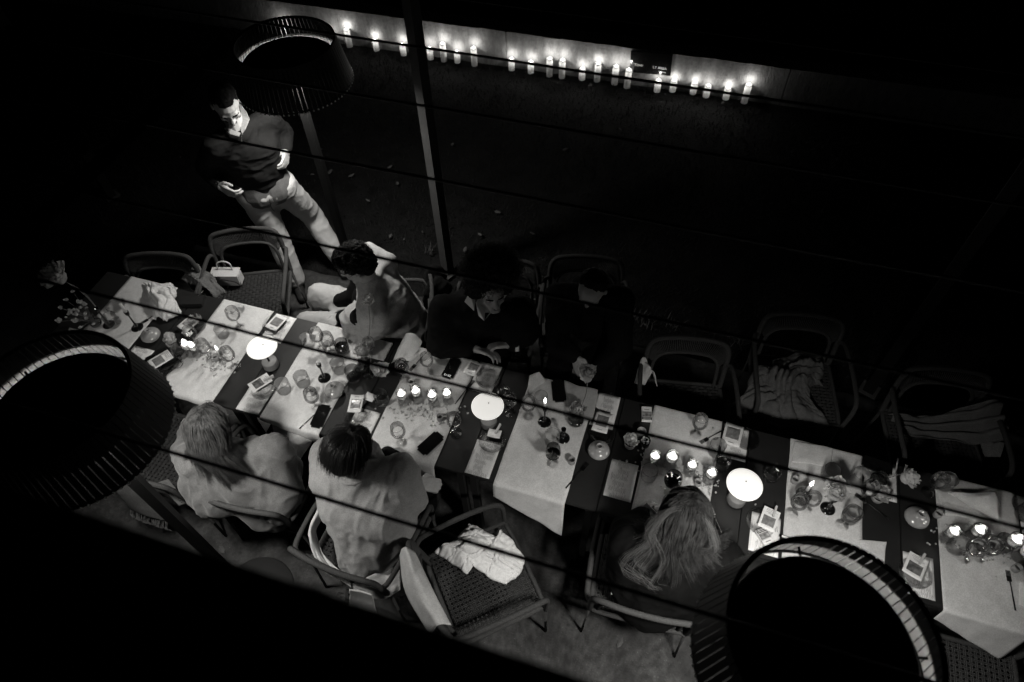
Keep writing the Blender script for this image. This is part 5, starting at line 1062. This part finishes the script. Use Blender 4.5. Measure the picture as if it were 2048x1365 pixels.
# collar, zip, hair, stubble, watch
P2 = lambda r_, f, u: mn.c + (mn.R * r_ + mn.F * f + mn.U * u) * mn.k
zt_ = at(483, 268, 1.42)
cl = MB()
for poly in ([(471, 203, 1.64), (480, 208, 1.64), (492, 224, 1.61), (498, 238, 1.58), (490, 258, 1.54), (483, 268, 1.52), (478, 246, 1.55), (473, 224, 1.60)], [(446, 256, 1.56), (454, 255, 1.57), (470, 262, 1.55), (483, 267, 1.53), (477, 273, 1.52), (460, 268, 1.54)]):
    q_ = [at(a_, b_, c_) - mn.o for a_, b_, c_ in poly]; n_ = len(q_); cl.add(q_ + [v_ + V((0, .004, -.006)) for v_ in q_], [tuple(range(n_)), tuple(range(2 * n_ - 1, n_ - 1, -1))] + [(i_, i_ + n_, (i_ + 1) % n_ + n_, (i_ + 1) % n_) for i_ in range(n_)])
cl.build('shirt_collar', 'knit_light', mn.t, False)
MB().tube([at(483, 266, 1.535) - mn.o, at(483, 278, 1.525) - mn.o, at(483, 290, 1.51) - mn.o], .0035, 6).build('zip', 'steel_dark', mn.t); MB().ell(at(484, 270, 1.545) - mn.o, (.006, .006, .008), n=8).build('zip_pull', 'steel', mn.t)
hr = MB(); hr.ell(P2(0, -.026, .040), (.080, .092, .086), (mn.R, mn.F, mn.U)); hr.ell(P2(0, -.035, .0), (.076, .074, .07), (mn.R, mn.F, mn.U)); hr.ell(P2(0, .012, .085), (.052, .050, .036), (mn.R, mn.F, mn.U)); mn.cloth(hr, 'hair', 'hair_black', (.004, 40, (1, 1, 1)), .006, 2)
sb = MB(); sb.cap(P2(-.040, .045, -.078), P2(0, .0785, -.104), .0185, .0205); sb.cap(P2(.040, .045, -.078), P2(0, .0785, -.104), .0185, .0205); sb.cap(P2(-.018, .0955, -.046), P2(.018, .0985, -.046), .0050); sb.cap(P2(-.050, .010, -.045), P2(-.042, .040, -.075), .017, .018); sb.cap(P2(.050, .010, -.045), P2(.042, .040, -.075), .017, .018); mn.cloth(sb, 'stubble', 'stubble', (.001, 60, (1, 1, 1)), .004, 1)
wd_ = (wrR - elR).normalized(); wc = wrR - wd_ * .012 - mn.o; MB().lathe([(.0285, -.009), (.0315, -.009), (.0315, .009), (.0285, .009)], 24, wc, axis=wd_, close=True).build('watch_strap', 'steel', mn.t)
a_, b_, _ = frame(wd_); up_ = (V((0, 0, 1)) - wd_ * wd_.z).normalized(); MB().lathe([(0, 0), (.019, 0), (.019, .008), (0, .009)], 24, wc + up_ * .030, axis=up_).build('watch_case', 'steel', mn.t)
MB().tube([pel + F * .13 - mn.o - V((0, 0, .03)), pel + F * .15 - mn.o - V((0, 0, .09)) + Rt * .01, pel + F * .145 - mn.o - V((0, 0, .13))], .003, 5).build('drawstring', 'leather_black', mn.t)

# ---- guest in the light shawl (sits sideways, facing left) ----------------
g1 = Person('guest with dark curls and a light shawl, sitting turned to the left', (-1.72, 2.42, 0))
F = V((-.86, -.40, 0)).normalized(); Rt = F.cross(V((0, 0, 1))); hd = at(712, 530, 1.19); g1.head(hd, F + V((0, 0, -.45)), V((.1, 0, 1)), 1.0); nk = at(742, 568, 1.01); g1.neck(nk)
pel = V((-1.60, 2.42, .52)); chest = (nk + pel) / 2 + V((0, 0, .08)); shR, shL = nk + Rt * .18 - V((0, 0, .07)), nk - Rt * .18 - V((0, 0, .07)); b = g1.body; b.chain([nk, chest, pel], [.055, .085, .10]); b.cap(shR, shL, .034)
elL, wrL = at(708, 642, .77), at(680, 632, .68); elR, wrR = at(708, 594, .80), at(672, 604, .68); g1.arm(shL, elL, wrL); g1.arm(shR, elR, wrR)
hp = pel; kR, kL = at(640, 590, .58), at(618, 648, .58); b.chain([pel + Rt * .08, kR, kR + V((-.02, 0, -.45))], [.08, .055, .04]); b.chain([pel - Rt * .08, kL, kL + V((-.02, 0, -.45))], [.08, .055, .04])
g1.hand(at(682, 631, .685), at(655, 655, .66) - at(682, 631, .685), V((0, 0, -1)), V((-.5, .8, .2)), .5, 1.0, .5); g1.finish(.006); g1.face()
sh = MB(); sh.chain([nk - V((0, 0, .0)), chest, pel + V((.02, -.02, .03))], [.095, .165, .190]); sh.cap(nk + Rt * .03, shR + Rt * .02, .075, .085); sh.cap(nk - Rt * .03, shL - Rt * .03, .075, .090); sh.cap(shL - Rt * .03, at(745, 655, .70), .09, .12); sh.cap(shR, at(790, 590, .80), .085, .10); sh.cap(at(715, 640, .80), at(790, 650, .68), .10, .13); sh.cap(at(738, 500, 1.06), at(780, 524, 1.04), .038, .05); sh.cap(at(780, 524, 1.04), shR, .05, .07); g1.cloth(sh, 'shawl', 'shawl', (.013, 6.5, (.7, .9, 1.7)), .009, 24)
tp = MB(); tp.cap(chest + F * .08, pel + F * .10, .12, .12); tp.chain([shL + F * .06, elL, wrL.lerp(elL, .2)], [.06, .055, .045]); tp.chain([shR + F * .06, elR, wrR.lerp(elR, .2)], [.06, .055, .045]); g1.cloth(tp, 'black_top', 'cloth_black', (.004, 8, (1, 1, 1)))
tr = MB(); tr.chain([pel + Rt * .08, kR, kR + V((-.03, 0, -.42))], [.12, .082, .06]); tr.chain([pel - Rt * .07, kL, kL + V((-.03, 0, -.42))], [.12, .082, .06]); g1.cloth(tr, 'trousers', 'trousers_light', (.007, 8, (1, 1, 1)))
for kk in (kR, kL):
    s_ = MB(); q_ = V((kk.x - .03, kk.y, .05)); s_.cap(q_, q_ + F * .16, .045, .036); g1.cloth(s_, 'shoe', 'shoe', None, .009, 3)
P2 = lambda r_, f, u: g1.c + (g1.R * r_ + g1.F * f + g1.U * u) * g1.k
hr = MB(); hr.ell(P2(0, -.030, .045), (.092, .100, .095), (g1.R, g1.F, g1.U)); hr.ell(P2(0, .03, .085), (.07, .06, .05), (g1.R, g1.F, g1.U)); hr.ell(P2(0, -.055, -.02), (.08, .06, .06), (g1.R, g1.F, g1.U)); h_ = g1.cloth(hr, 'hair', 'hair_black', (.008, 26, (1, 1, 1)), .006, 1); rough(h_, .008, 45)
curls(h_, g1.o, P2(0, -.022, .045), (.094, .104, .098), (g1.R, g1.F, g1.U), 620, 3, cut=(V((0, -.5, .8)), -.45), L=.022)

# ---- afro-haired guest -------------------------------------------------
g2 = Person('guest with a large round afro, black jacket and open pale collar', (-1.0, 2.5, 0), 'skin_dark')
F = V((.30, -.95, 0)).normalized(); hd = at(984, 580, 1.16); g2.head(hd, V((.50, -.82, -.12)), V((0, 0, 1)), 1.0); nk = at(968, 618, 1.00); g2.neck(nk); Rt = V((-1, -.15, 0)).normalized()
pel = V((-1.03, 2.62, .52)); chest = (nk + pel) / 2 + V((0, -.02, .08)); shR, shL = at(888, 620, .95), at(1040, 622, .95); b = g2.body; b.chain([nk, chest, pel], [.055, .085, .10]); b.cap(shR, shL, .034)
elR, elL = at(880, 692, .78), at(1052, 668, .78); wrR, wrL = at(950, 698, .775), at(1022, 690, .775); g2.arm(shR, elR, wrR); g2.arm(shL, elL, wrL)
g2.hand(wrR, V((1, -.02, 0)), V((0, -.5, -.8)), V((.3, .9, .3)), .55, 1.0, .5); g2.hand(wrL, V((-1, -.35, 0)), V((0, -.5, -.8)), V((0, .9, .3)), .6, 1.0, .5)
for sd in (-1, 1): kn = V((-1.02 + sd * .10, 2.18, .56)); b.chain([pel + V((sd * .08, 0, 0)), kn, kn + V((0, .05, -.46))], [.08, .055, .04])
g2.finish(.006); g2.face(lip='lip_dark')
jk = MB(); jk.chain([nk - V((0, -.02, .03)), chest, pel], [.085, .165, .19]); jk.cap(shR, shL, .085); jk.chain([shR, elR, wrR.lerp(elR, .22)], [.09, .075, .052]); jk.chain([shL, elL, wrL.lerp(elL, .22)], [.09, .075, .052]); jk.cap(chest + V((-.12, 0, 0)), pel + V((-.14, 0, 0)), .12, .14); jk.cap(chest + V((.12, 0, 0)), pel + V((.12, 0, 0)), .12, .14); g2.cloth(jk, 'jacket', 'cloth_black', (.010, 6, (1, 1, 1)), .009, 20)
tr = MB()
for sd in (-1, 1): kn = V((-1.02 + sd * .10, 2.18, .56)); tr.chain([pel + V((sd * .08, 0, 0)), kn, kn + V((0, .05, -.42))], [.11, .08, .06])
g2.cloth(tr, 'trousers', 'cloth_black', (.005, 8, (1, 1, 1)))
for sd in (-1, 1):
    q_ = V((-1.02 + sd * .10, 2.24, .05)); s_ = MB(); s_.cap(q_ + V((0, .03, 0)), q_ + V((0, -.13, 0)), .044, .036); g2.cloth(s_, 'shoe', 'shoe', None, .009, 3)
cl = MB()
for tri in ([(941, 580, 1.03), (929, 604, .985), (948, 622, .96), (951, 596, 1.0)], [(951, 604, 1.0), (957, 632, .955), (968, 642, .95), (970, 618, .97)], [(1008, 570, 1.03), (1019, 582, 1.0), (1004, 604, .97), (1000, 590, 1.0)], [(1002, 604, .97), (985, 620, .955), (970, 640, .95), (984, 618, .975)]):
    q_ = [at(v_[0], v_[1], v_[2] + .085) - g2.o for v_ in tri]; cl.add(q_ + [v_ - V((0, -.003, .004)) for v_ in q_], [(0, 1, 2, 3), (7, 6, 5, 4), (0, 4, 5, 1), (1, 5, 6, 2), (2, 6, 7, 3), (3, 7, 4, 0)])
cl.build('shirt_collar', 'shirt', g2.t, False)
for wv_, d_ in ((wrR, V((1, 0, 0))), (wrL, V((-1, -.3, 0)))): MB().lathe([(.034, -.012), (.040, -.012), (.042, .010), (.036, .010)], 22, wv_ - g2.o - d_ * .035, axis=d_, close=True).build('shirt_cuff', 'shirt', g2.t)
MB().lathe([(.0285, -.006), (.0325, -.006), (.0325, .006), (.0285, .006)], 22, wrR - g2.o - V((.008, 0, 0)), axis=(1, 0, 0), close=True).build('wristwatch', 'steel', g2.t)
P2 = lambda r_, f, u: g2.c + (g2.R * r_ + g2.F * f + g2.U * u) * g2.k
hc = P2(-.01, -.062, .095); hr = MB(); hr.ell(hc, (.160, .122, .135), (g2.R, g2.F, g2.U)); hr.ell(P2(-.08, -.05, .0), (.06, .07, .09), (g2.R, g2.F, g2.U)); hr.ell(P2(.09, -.05, .0), (.055, .07, .08), (g2.R, g2.F, g2.U)); h_ = g2.cloth(hr, 'hair', 'hair_black', (.010, 22, (1, 1, 1)), .008, 1); rough(h_, .014, 38)
curls(h_, g2.o, hc, (.165, .128, .140), (g2.R, g2.F, g2.U), 1500, 4, cut=(g2.U - g2.F * .5, -.5), L=.035)
# dark coat hung on that chair
heap('dark quilted coat hung over the chair of the afro-haired guest', [(a2(872, 560, .70), (.07, .06, .14)), (a2(866, 600, .62), (.06, .07, .14)), (a2(862, 650, .50), (.06, .06, .12)), (a2(880, 575, .74), (.08, .05, .08))], 'coat', 'cloth_black', 'coat', 3, .012)

# ---- guest in the dark shirt looking down -------------------------------
g3 = Person('guest in black with receding dark hair, head bowed over the lap', (-.45, 2.65, 0), 'skin_dark')
hd = at(1185, 578, 1.15); g3.head(hd, V((-.15, -.62, -.72)), V((0, -.3, 1)), 1.0); nk = at(1182, 596, .99) + V((0, .06, 0)); g3.neck(nk); pel = V((-.44, 2.80, .52)); chest = (nk + pel) / 2 + V((0, 0, .08)); shR, shL = at(1108, 600, .95) + V((.03, .03, 0)), at(1246, 612, .95) + V((-.03, .03, 0)); b = g3.body; b.chain([nk, chest, pel], [.055, .085, .10]); b.cap(shR, shL, .034)
elR, elL = at(1115, 690, .70), at(1240, 700, .70); wrR, wrL = at(1152, 712, .70), at(1195, 735, .62); g3.arm(shR, elR, wrR); g3.arm(shL, elL, wrL); g3.hand(at(1150, 712, .70), at(1160, 745, .66) - at(1150, 712, .70), V((.7, 0, -.6)), V((.3, -.3, .8)), .5, 1.0, .6); g3.hand(wrL, V((-.8, -.4, 0)), V((0, -.2, -1)), V((0, 1, .2)), .6, 1.0, .5)
for sd in (-1, 1): kn = V((-.42 + sd * .10, 2.36, .56)); b.chain([pel + V((sd * .08, 0, 0)), kn, kn + V((0, -.02, -.46))], [.08, .055, .04])
g3.finish(.006); g3.face(lip='lip_dark'); jk = MB(); jk.chain([nk - V((0, 0, .03)), chest, pel], [.085, .17, .19]); jk.cap(shR, shL, .09); jk.chain([shR, elR, wrR.lerp(elR, .15)], [.09, .07, .05]); jk.chain([shL, elL, wrL.lerp(elL, .1)], [.09, .07, .05]); g3.cloth(jk, 'shirt', 'cloth_black', (.009, 6, (1, 1, 1)))
tr = MB()
for sd in (-1, 1): kn = V((-.42 + sd * .10, 2.36, .56)); tr.chain([pel + V((sd * .08, 0, 0)), kn, kn + V((0, -.02, -.42))], [.11, .08, .06])
g3.cloth(tr, 'trousers', 'cloth_black', (.005, 8, (1, 1, 1)))
for sd in (-1, 1):
    q_ = V((-.42 + sd * .10, 2.36, .05)); s_ = MB(); s_.cap(q_ + V((0, .03, 0)), q_ + V((0, -.13, 0)), .044, .036); g3.cloth(s_, 'shoe', 'shoe', None, .009, 3)
P2 = lambda r_, f, u: g3.c + (g3.R * r_ + g3.F * f + g3.U * u) * g3.k
hr = MB(); hr.ell(P2(0, -.045, .035), (.080, .080, .085), (g3.R, g3.F, g3.U)); g3.cloth(hr, 'hair', 'hair_black', (.004, 40, (1, 1, 1)), .006, 2)

# ---- blond guest, near side left ------------------------------------------
g4 = Person('guest with long blond hair and grey knit sweater, seen from behind', (-1.87, 1.2, 0))
F = V((-.15, .98, 0)).normalized(); hd = at(418, 866, 1.17); g4.head(hd, F + V((-.15, 0, -.45)), V((0, 0, 1)), .98); nk = at(440, 905, 1.01); g4.neck(nk); Rt = F.cross(V((0, 0, 1))); pel = V((-1.80, 1.10, .52)); chest = (nk + pel) / 2 + V((0, 0, .06))
shL, shR = at(388, 925, .93), at(548, 900, .95); b = g4.body; b.chain([nk, chest, pel], [.052, .080, .10]); b.cap(shL, shR, .032); elR = at(575, 945, .72); wrR = at(560, 900, .66); elL = at(370, 900, .80); wrL = at(388, 838, .84); g4.arm(shR, elR, wrR, (.034, .029, .024)); g4.arm(shL, elL, wrL, (.034, .029, .024))
g4.hand(wrL, at(402, 815, .88) - wrL, V((.8, .2, 0)), V((0, 0, 1)), .8, .92, .6); g4.hand(wrR, V((-.5, .9, -.1)), V((0, 0, -1)), V((-.9, -.3, 0)), .5, .92, .5)
for sd in (-1, 1): kn = V((-1.84 + sd * .10, 1.55, .57)); b.chain([pel + V((sd * .09, 0, 0)), kn, kn + V((0, 0, -.48))], [.08, .055, .04])
g4.finish(.006); sw = MB(); sw.chain([nk - V((0, 0, .03)), chest, pel + V((0, 0, .03))], [.075, .150, .175]); sw.cap(shL, shR, .075); sw.chain([shR, elR, wrR.lerp(elR, .2)], [.085, .075, .05]); sw.chain([shL, elL, wrL.lerp(elL, .2)], [.08, .065, .045]); sw.cap(shL, at(430, 985, .70), .085, .13); sw.cap(shR, at(560, 1000, .66), .085, .12); sw.cap(at(400, 960, .78), at(560, 985, .72), .10, .11); sp_ = (nk - pel).normalized(); sw.ell(pel.lerp(nk, .48), (.195, .155, .30), (V((1, 0, 0)), V((1, 0, 0)).cross(sp_) * -1, sp_)); g4.cloth(sw, 'sweater', 'knit_mid', (.016, 6, (1.3, 1.0, .7)), .009, 30)
tr = MB()
for sd in (-1, 1): kn = V((-1.84 + sd * .10, 1.55, .57)); tr.chain([pel + V((sd * .08, 0, 0)), kn, kn + V((0, 0, -.44))], [.11, .08, .055])
g4.cloth(tr, 'trousers', 'cloth_black', (.005, 8, (1, 1, 1)))
for sd in (-1, 1):
    q_ = V((-1.84 + sd * .10, 1.56, .05)); s_ = MB(); s_.cap(q_, q_ + V((0, .15, 0)), .042, .034); g4.cloth(s_, 'shoe', 'shoe', None, .009, 3)
def longhair(g, ma, ends, n_, seed, part=(0, 0, 0), capr=(.085, .104, .094), wave=0.0):
    P2 = lambda r_, f, u: g.c + (g.R * r_ + g.F * f + g.U * u) * g.k
    hr = MB(); hr.ell(P2(0, -.008, .036), capr, (g.R, g.F, g.U)); hr.ell(P2(0, -.062, -.03), (.066, .05, .085), (g.R, g.F, g.U)); h_ = g.cloth(hr, 'hair', 'hair_root', None, .006, 2)
    roots = []; r = random.Random(seed)
    for i in range(26):
        a = -1.45 + 2.9 * i / 25; sd = math.sin(a); bk = math.cos(a)
        for (rt, dp) in ((.075, .0), (.04, .02), (.0, .05), (-.04, .08)):
            e = ends[min(len(ends) - 1, int((i / 25) * len(ends)))]; e = V(e) + V((r.gauss(0, .018), r.gauss(0, .018), r.gauss(0, .02)))
            s0 = P2(.008 * sd + part[0], rt, .132 - .22 * abs(rt)); s05 = P2(.050 * sd, rt * .8 - .03 * bk, .121 - .20 * abs(rt)); s1 = P2(.082 * sd, -.070 * bk + rt * .6, .085); s2 = P2(.094 * sd, -.100 * bk + .012 + rt * .3, .015); s3 = P2(.090 * sd, -.112 * bk + .012, -.07)
            roots.append(([s0, s05, s1, s2, s3, s3.lerp(e, .5) + V((0, 0, .012)), e], 1, .0085))
    strands('hair_locks', ma, h_, g.o, roots, n_, seed, .0019, wave=wave)
longhair(g4, 'hair_blond', [at(385, 915, .99), at(400, 925, .98), at(425, 940, .97), at(450, 955, .95), at(465, 965, .93), at(475, 955, .95), at(482, 935, .98), at(488, 905, 1.0)], 1500, 5, wave=.008)
cloth('white napkin lying on the lap of the blond guest', [at(545, 850, .66), at(636, 862, .66), at(600, 925, .64), at(555, 905, .64)], 0, .012, 41, grp=gn, ma='linen')
cloth('small folded napkin held up by the hand of the blond guest', [at(425, 818, .84), at(456, 832, .83), at(450, 850, .82), at(430, 840, .83)], 0, .008, 42, grp=gn, ma='linen')

# ---- short dark haired guest in the light sweater ---------------------------
g5 = Person('guest with short dark hair and light oversized sweater, seen from behind', (-1.2, 1.15, 0))
F = V((.12, .99, 0)).normalized(); hd = at(700, 905, 1.16); g5.head(hd, V((.35, .92, -.45)), V((0, 0, 1)), 1.0); nk = at(708, 950, 1.01); g5.neck(nk); pel = V((-1.19, 1.02, .52)); chest = (nk + pel) / 2 + V((0, 0, .06)); shL, shR = at(660, 960, .95), at(800, 945, .94); b = g5.body; b.chain([nk, chest, pel], [.052, .080, .10]); b.cap(shL, shR, .032)
elL = at(650, 905, .80); wrL = at(742, 912, .93); elR = at(828, 985, .74); wrR = at(836, 968, .79); elR2 = at(820, 1000, .74)
g5.arm(shL, elL, at(690, 880, .82), (.034, .03, .028)); g5.arm(shR, elR2, wrR, (.034, .03, .026)); b.chain([at(775, 905, .78), at(757, 915, .90)], [.03, .026])
g5.hand(at(760, 915, .90), V((-.12, -.05, .9)), V((-.9, -.1, 0)), V((0, -1, 0)), .5, 1.0, .4); g5.hand(wrR, at(862, 970, .76) - wrR, V((.1, .3, -1)), V((0, 1, 0)), 1.0, .98, .7)
for sd in (-1, 1): kn = V((-1.19 + sd * .11, 1.48, .57)); b.chain([pel + V((sd * .09, 0, 0)), kn, kn + V((0, 0, -.48))], [.08, .055, .04])
g5.finish(.006); sw = MB(); sw.chain([nk - V((0, 0, .015)), chest, pel + V((.01, -.01, .03))], [.075, .150, .165]); sw.cap(shL + V((.03, 0, 0)), shR, .075); sw.cap(shL + V((.04, 0, 0)), at(698, 1050, .66), .085, .10); sw.cap(shR, at(792, 1050, .66), .09, .11); sw.cap(at(708, 1080, .60), at(770, 1085, .60), .10, .105); sw.chain([shR, elR2, wrR.lerp(elR2, .3)], [.10, .085, .055]); sw.chain([shL, elL], [.09, .07]); sw.cap(chest + V((-.06, 0, 0)), chest + V((.10, 0, 0)), .14); sp_ = (nk - pel).normalized(); sw.ell(pel.lerp(nk, .48), (.175, .150, .28), (V((1, 0, 0)), V((1, 0, 0)).cross(sp_) * -1, sp_)); g5.cloth(sw, 'sweater', 'knit_light', (.015, 5.5, (1.6, .8, .7)), .009, 40)
MB().tube([nk - g5.o + V((.066 * math.cos(k * .524), .066 * math.sin(k * .524), .022 - .012 * math.sin(k * .524))) for k in range(13)], .011, 8).build('neckband', 'knit_light', g5.t)
slv = MB(); slv.chain([at(800, 925, .80), at(775, 908, .80), at(768, 912, .86)], [.05, .04, .036]); g5.cloth(slv, 'dark_sleeve', 'cloth_black', (.003, 8, (1, 1, 1)))
tr = MB()
for sd in (-1, 1): kn = V((-1.19 + sd * .11, 1.48, .57)); tr.chain([pel + V((sd * .08, 0, 0)), kn, kn + V((0, 0, -.44))], [.11, .08, .055])
g5.cloth(tr, 'trousers', 'cloth_black', (.005, 8, (1, 1, 1)))
for sd in (-1, 1):
    q_ = V((-1.19 + sd * .11, 1.49, .05)); s_ = MB(); s_.cap(q_, q_ + V((0, .15, 0)), .042, .034); g5.cloth(s_, 'shoe', 'shoe', None, .009, 3)
P2 = lambda r_, f, u: g5.c + (g5.R * r_ + g5.F * f + g5.U * u) * g5.k
hr = MB(); hr.ell(P2(0, -.022, .040), (.090, .104, .094), (g5.R, g5.F, g5.U)); hr.ell(P2(0, -.065, -.020), (.074, .052, .07), (g5.R, g5.F, g5.U)); hr.ell(P2(0, .04, .085), (.06, .055, .04), (g5.R, g5.F, g5.U)); h_ = g5.cloth(hr, 'hair', 'hair_black', (.003, 30, (1, 1, 1)), .006, 1)
rts = []
for i in range(40): a = i * .157 * 1.0; rts.append(([P2(.02 * math.sin(a), .02 * math.cos(a), .132), P2(.085 * math.sin(a), .09 * math.cos(a) - .02, .10), P2(.100 * math.sin(a), .105 * math.cos(a) - .03, .02), P2(.092 * math.sin(a), .10 * math.cos(a) - .035, -.035 if math.cos(a) < .2 else .03)], 1, .010))
strands('hair_locks', 'hair_sheen', h_, g5.o, rts, 700, 8, .0018)
# cream jacket sitting behind on the chair
drape('cream jacket lying in a curve inside the chair behind the light sweater', [a2(655, 1020, .66), a2(634, 1070, .60), a2(655, 1120, .55), a2(700, 1155, .55)], [a2(634, 1020, .70), a2(618, 1070, .66), a2(640, 1135, .60), a2(702, 1175, .60)], 'jacket', 'jacket_cream', 'jacket', 9, .016, nu=40, nv=14, th=.006, nfold=1.2)
drape('pointed hem of the cream jacket right of the chair middle', [a2(705, 1168, .60), a2(745, 1150, .56), a2(798, 1120, .52)], [a2(708, 1178, .58), a2(760, 1200, .50), a2(800, 1180, .46)], 'jacket', 'jacket_cream', 'jacket', 10, .012, nu=30, nv=16, th=.005, nfold=1)

# ---- long haired guest in black -----------------------------------------
g6 = Person('guest with long wavy light brown hair and black coat, near side', (.3, 1.3, 0))
F = V((.0, 1, 0)); hd = at(1370, 1038, 1.17); g6.head(hd, V((.0, .9, -.55)), V((.05, 0, 1)), .98); nk = at(1362, 1085, 1.01); g6.neck(nk); pel = V((.27, 1.22, .52)); chest = (nk + pel) / 2 + V((0, 0, .06)); shL, shR = at(1262, 1095, .93), at(1440, 1120, .95); b = g6.body; b.chain([nk, chest, pel], [.052, .080, .10]); b.cap(shL, shR, .032)
elL, elR = at(1250, 1060, .76), at(1462, 1130, .78); wrL, wrR = at(1290, 1030, .78), at(1430, 1085, .78); g6.arm(shL, elL, wrL, (.034, .029, .024)); g6.arm(shR, elR, wrR, (.034, .029, .024)); g6.hand(wrL, V((.9, .4, 0)), V((0, 0, -1)), V((-.3, .9, 0)), .6, .92, .5); g6.hand(wrR, V((-.9, .4, 0)), V((0, 0, -1)), V((.3, .9, 0)), .6, .92, .5)
for sd in (-1, 1): kn = V((.26 + sd * .10, 1.62, .57)); b.chain([pel + V((sd * .09, 0, 0)), kn, kn + V((0, 0, -.48))], [.08, .055, .04])
g6.finish(.006); jk = MB(); jk.chain([nk - V((0, 0, .03)), chest, pel], [.085, .165, .19]); jk.cap(shL, shR, .08); jk.chain([shL, elL, wrL.lerp(elL, .2)], [.09, .075, .05]); jk.chain([shR, elR, wrR.lerp(elR, .2)], [.09, .075, .05]); jk.cap(shL, pel + V((-.10, 0, .05)), .10, .13); jk.cap(shR, pel + V((.12, 0, .05)), .10, .13); g6.cloth(jk, 'coat', 'cloth_black', (.010, 6, (1, 1, 1)), .009, 20)
tr = MB()
for sd in (-1, 1): kn = V((.26 + sd * .10, 1.62, .57)); tr.chain([pel + V((sd * .08, 0, 0)), kn, kn + V((0, 0, -.44))], [.11, .08, .055])
g6.cloth(tr, 'trousers', 'cloth_black', (.005, 8, (1, 1, 1)))
for sd in (-1, 1):
    q_ = V((.26 + sd * .10, 1.63, .05)); s_ = MB(); s_.cap(q_, q_ + V((0, .15, 0)), .042, .034); g6.cloth(s_, 'shoe', 'shoe', None, .009, 3)
longhair(g6, 'hair_brown', [at(1292, 1060, 1.02), at(1284, 1092, .99), at(1294, 1118, .97), at(1312, 1140, .95), at(1335, 1148, .95), at(1362, 1140, .96), at(1392, 1132, .97), at(1415, 1120, .98), at(1434, 1102, 1.0), at(1440, 1080, 1.03)], 1700, 6, wave=.024)
r = random.Random(77); rts = []
for k in range(16):
    c_ = g6.c; s0 = c_ + V((r.gauss(0, .02), .0, .125)); sd = -1 if k % 3 else 1; e = at((1275 if sd < 0 else 1425) + r.gauss(0, 20), 1130 + r.gauss(0, 24), .98)
    rts.append(([s0, c_ + V((sd * .085, -.03, .09)), c_ + V((sd * (.12 + .03 * r.random()), -.09, .0)), (c_ + e) / 2 + V((sd * .03, -.03, .02)), e + V((sd * .02, 0, .02)), e + V((-sd * .05, -.02, .0))], 1, .010))
strands('flyaway_hair', 'hair_light', g6.t, g6.o, rts, 60, 9, .0011, wave=.02)
drape('pale lining edge of the black coat showing at the left of the long-haired guest', [a2(1248, 1050, .80), a2(1225, 1100, .74), a2(1222, 1150, .68), a2(1222, 1190, .62)], [a2(1262, 1048, .80), a2(1232, 1098, .74), a2(1230, 1150, .68), a2(1226, 1190, .62)], 'coat_lining', 'linen_dim', 'coat', 12, .004, nu=26, nv=5, th=.003)

bpy.data.scenes.remove(WS); bpy.data.batch_remove(JUNK)
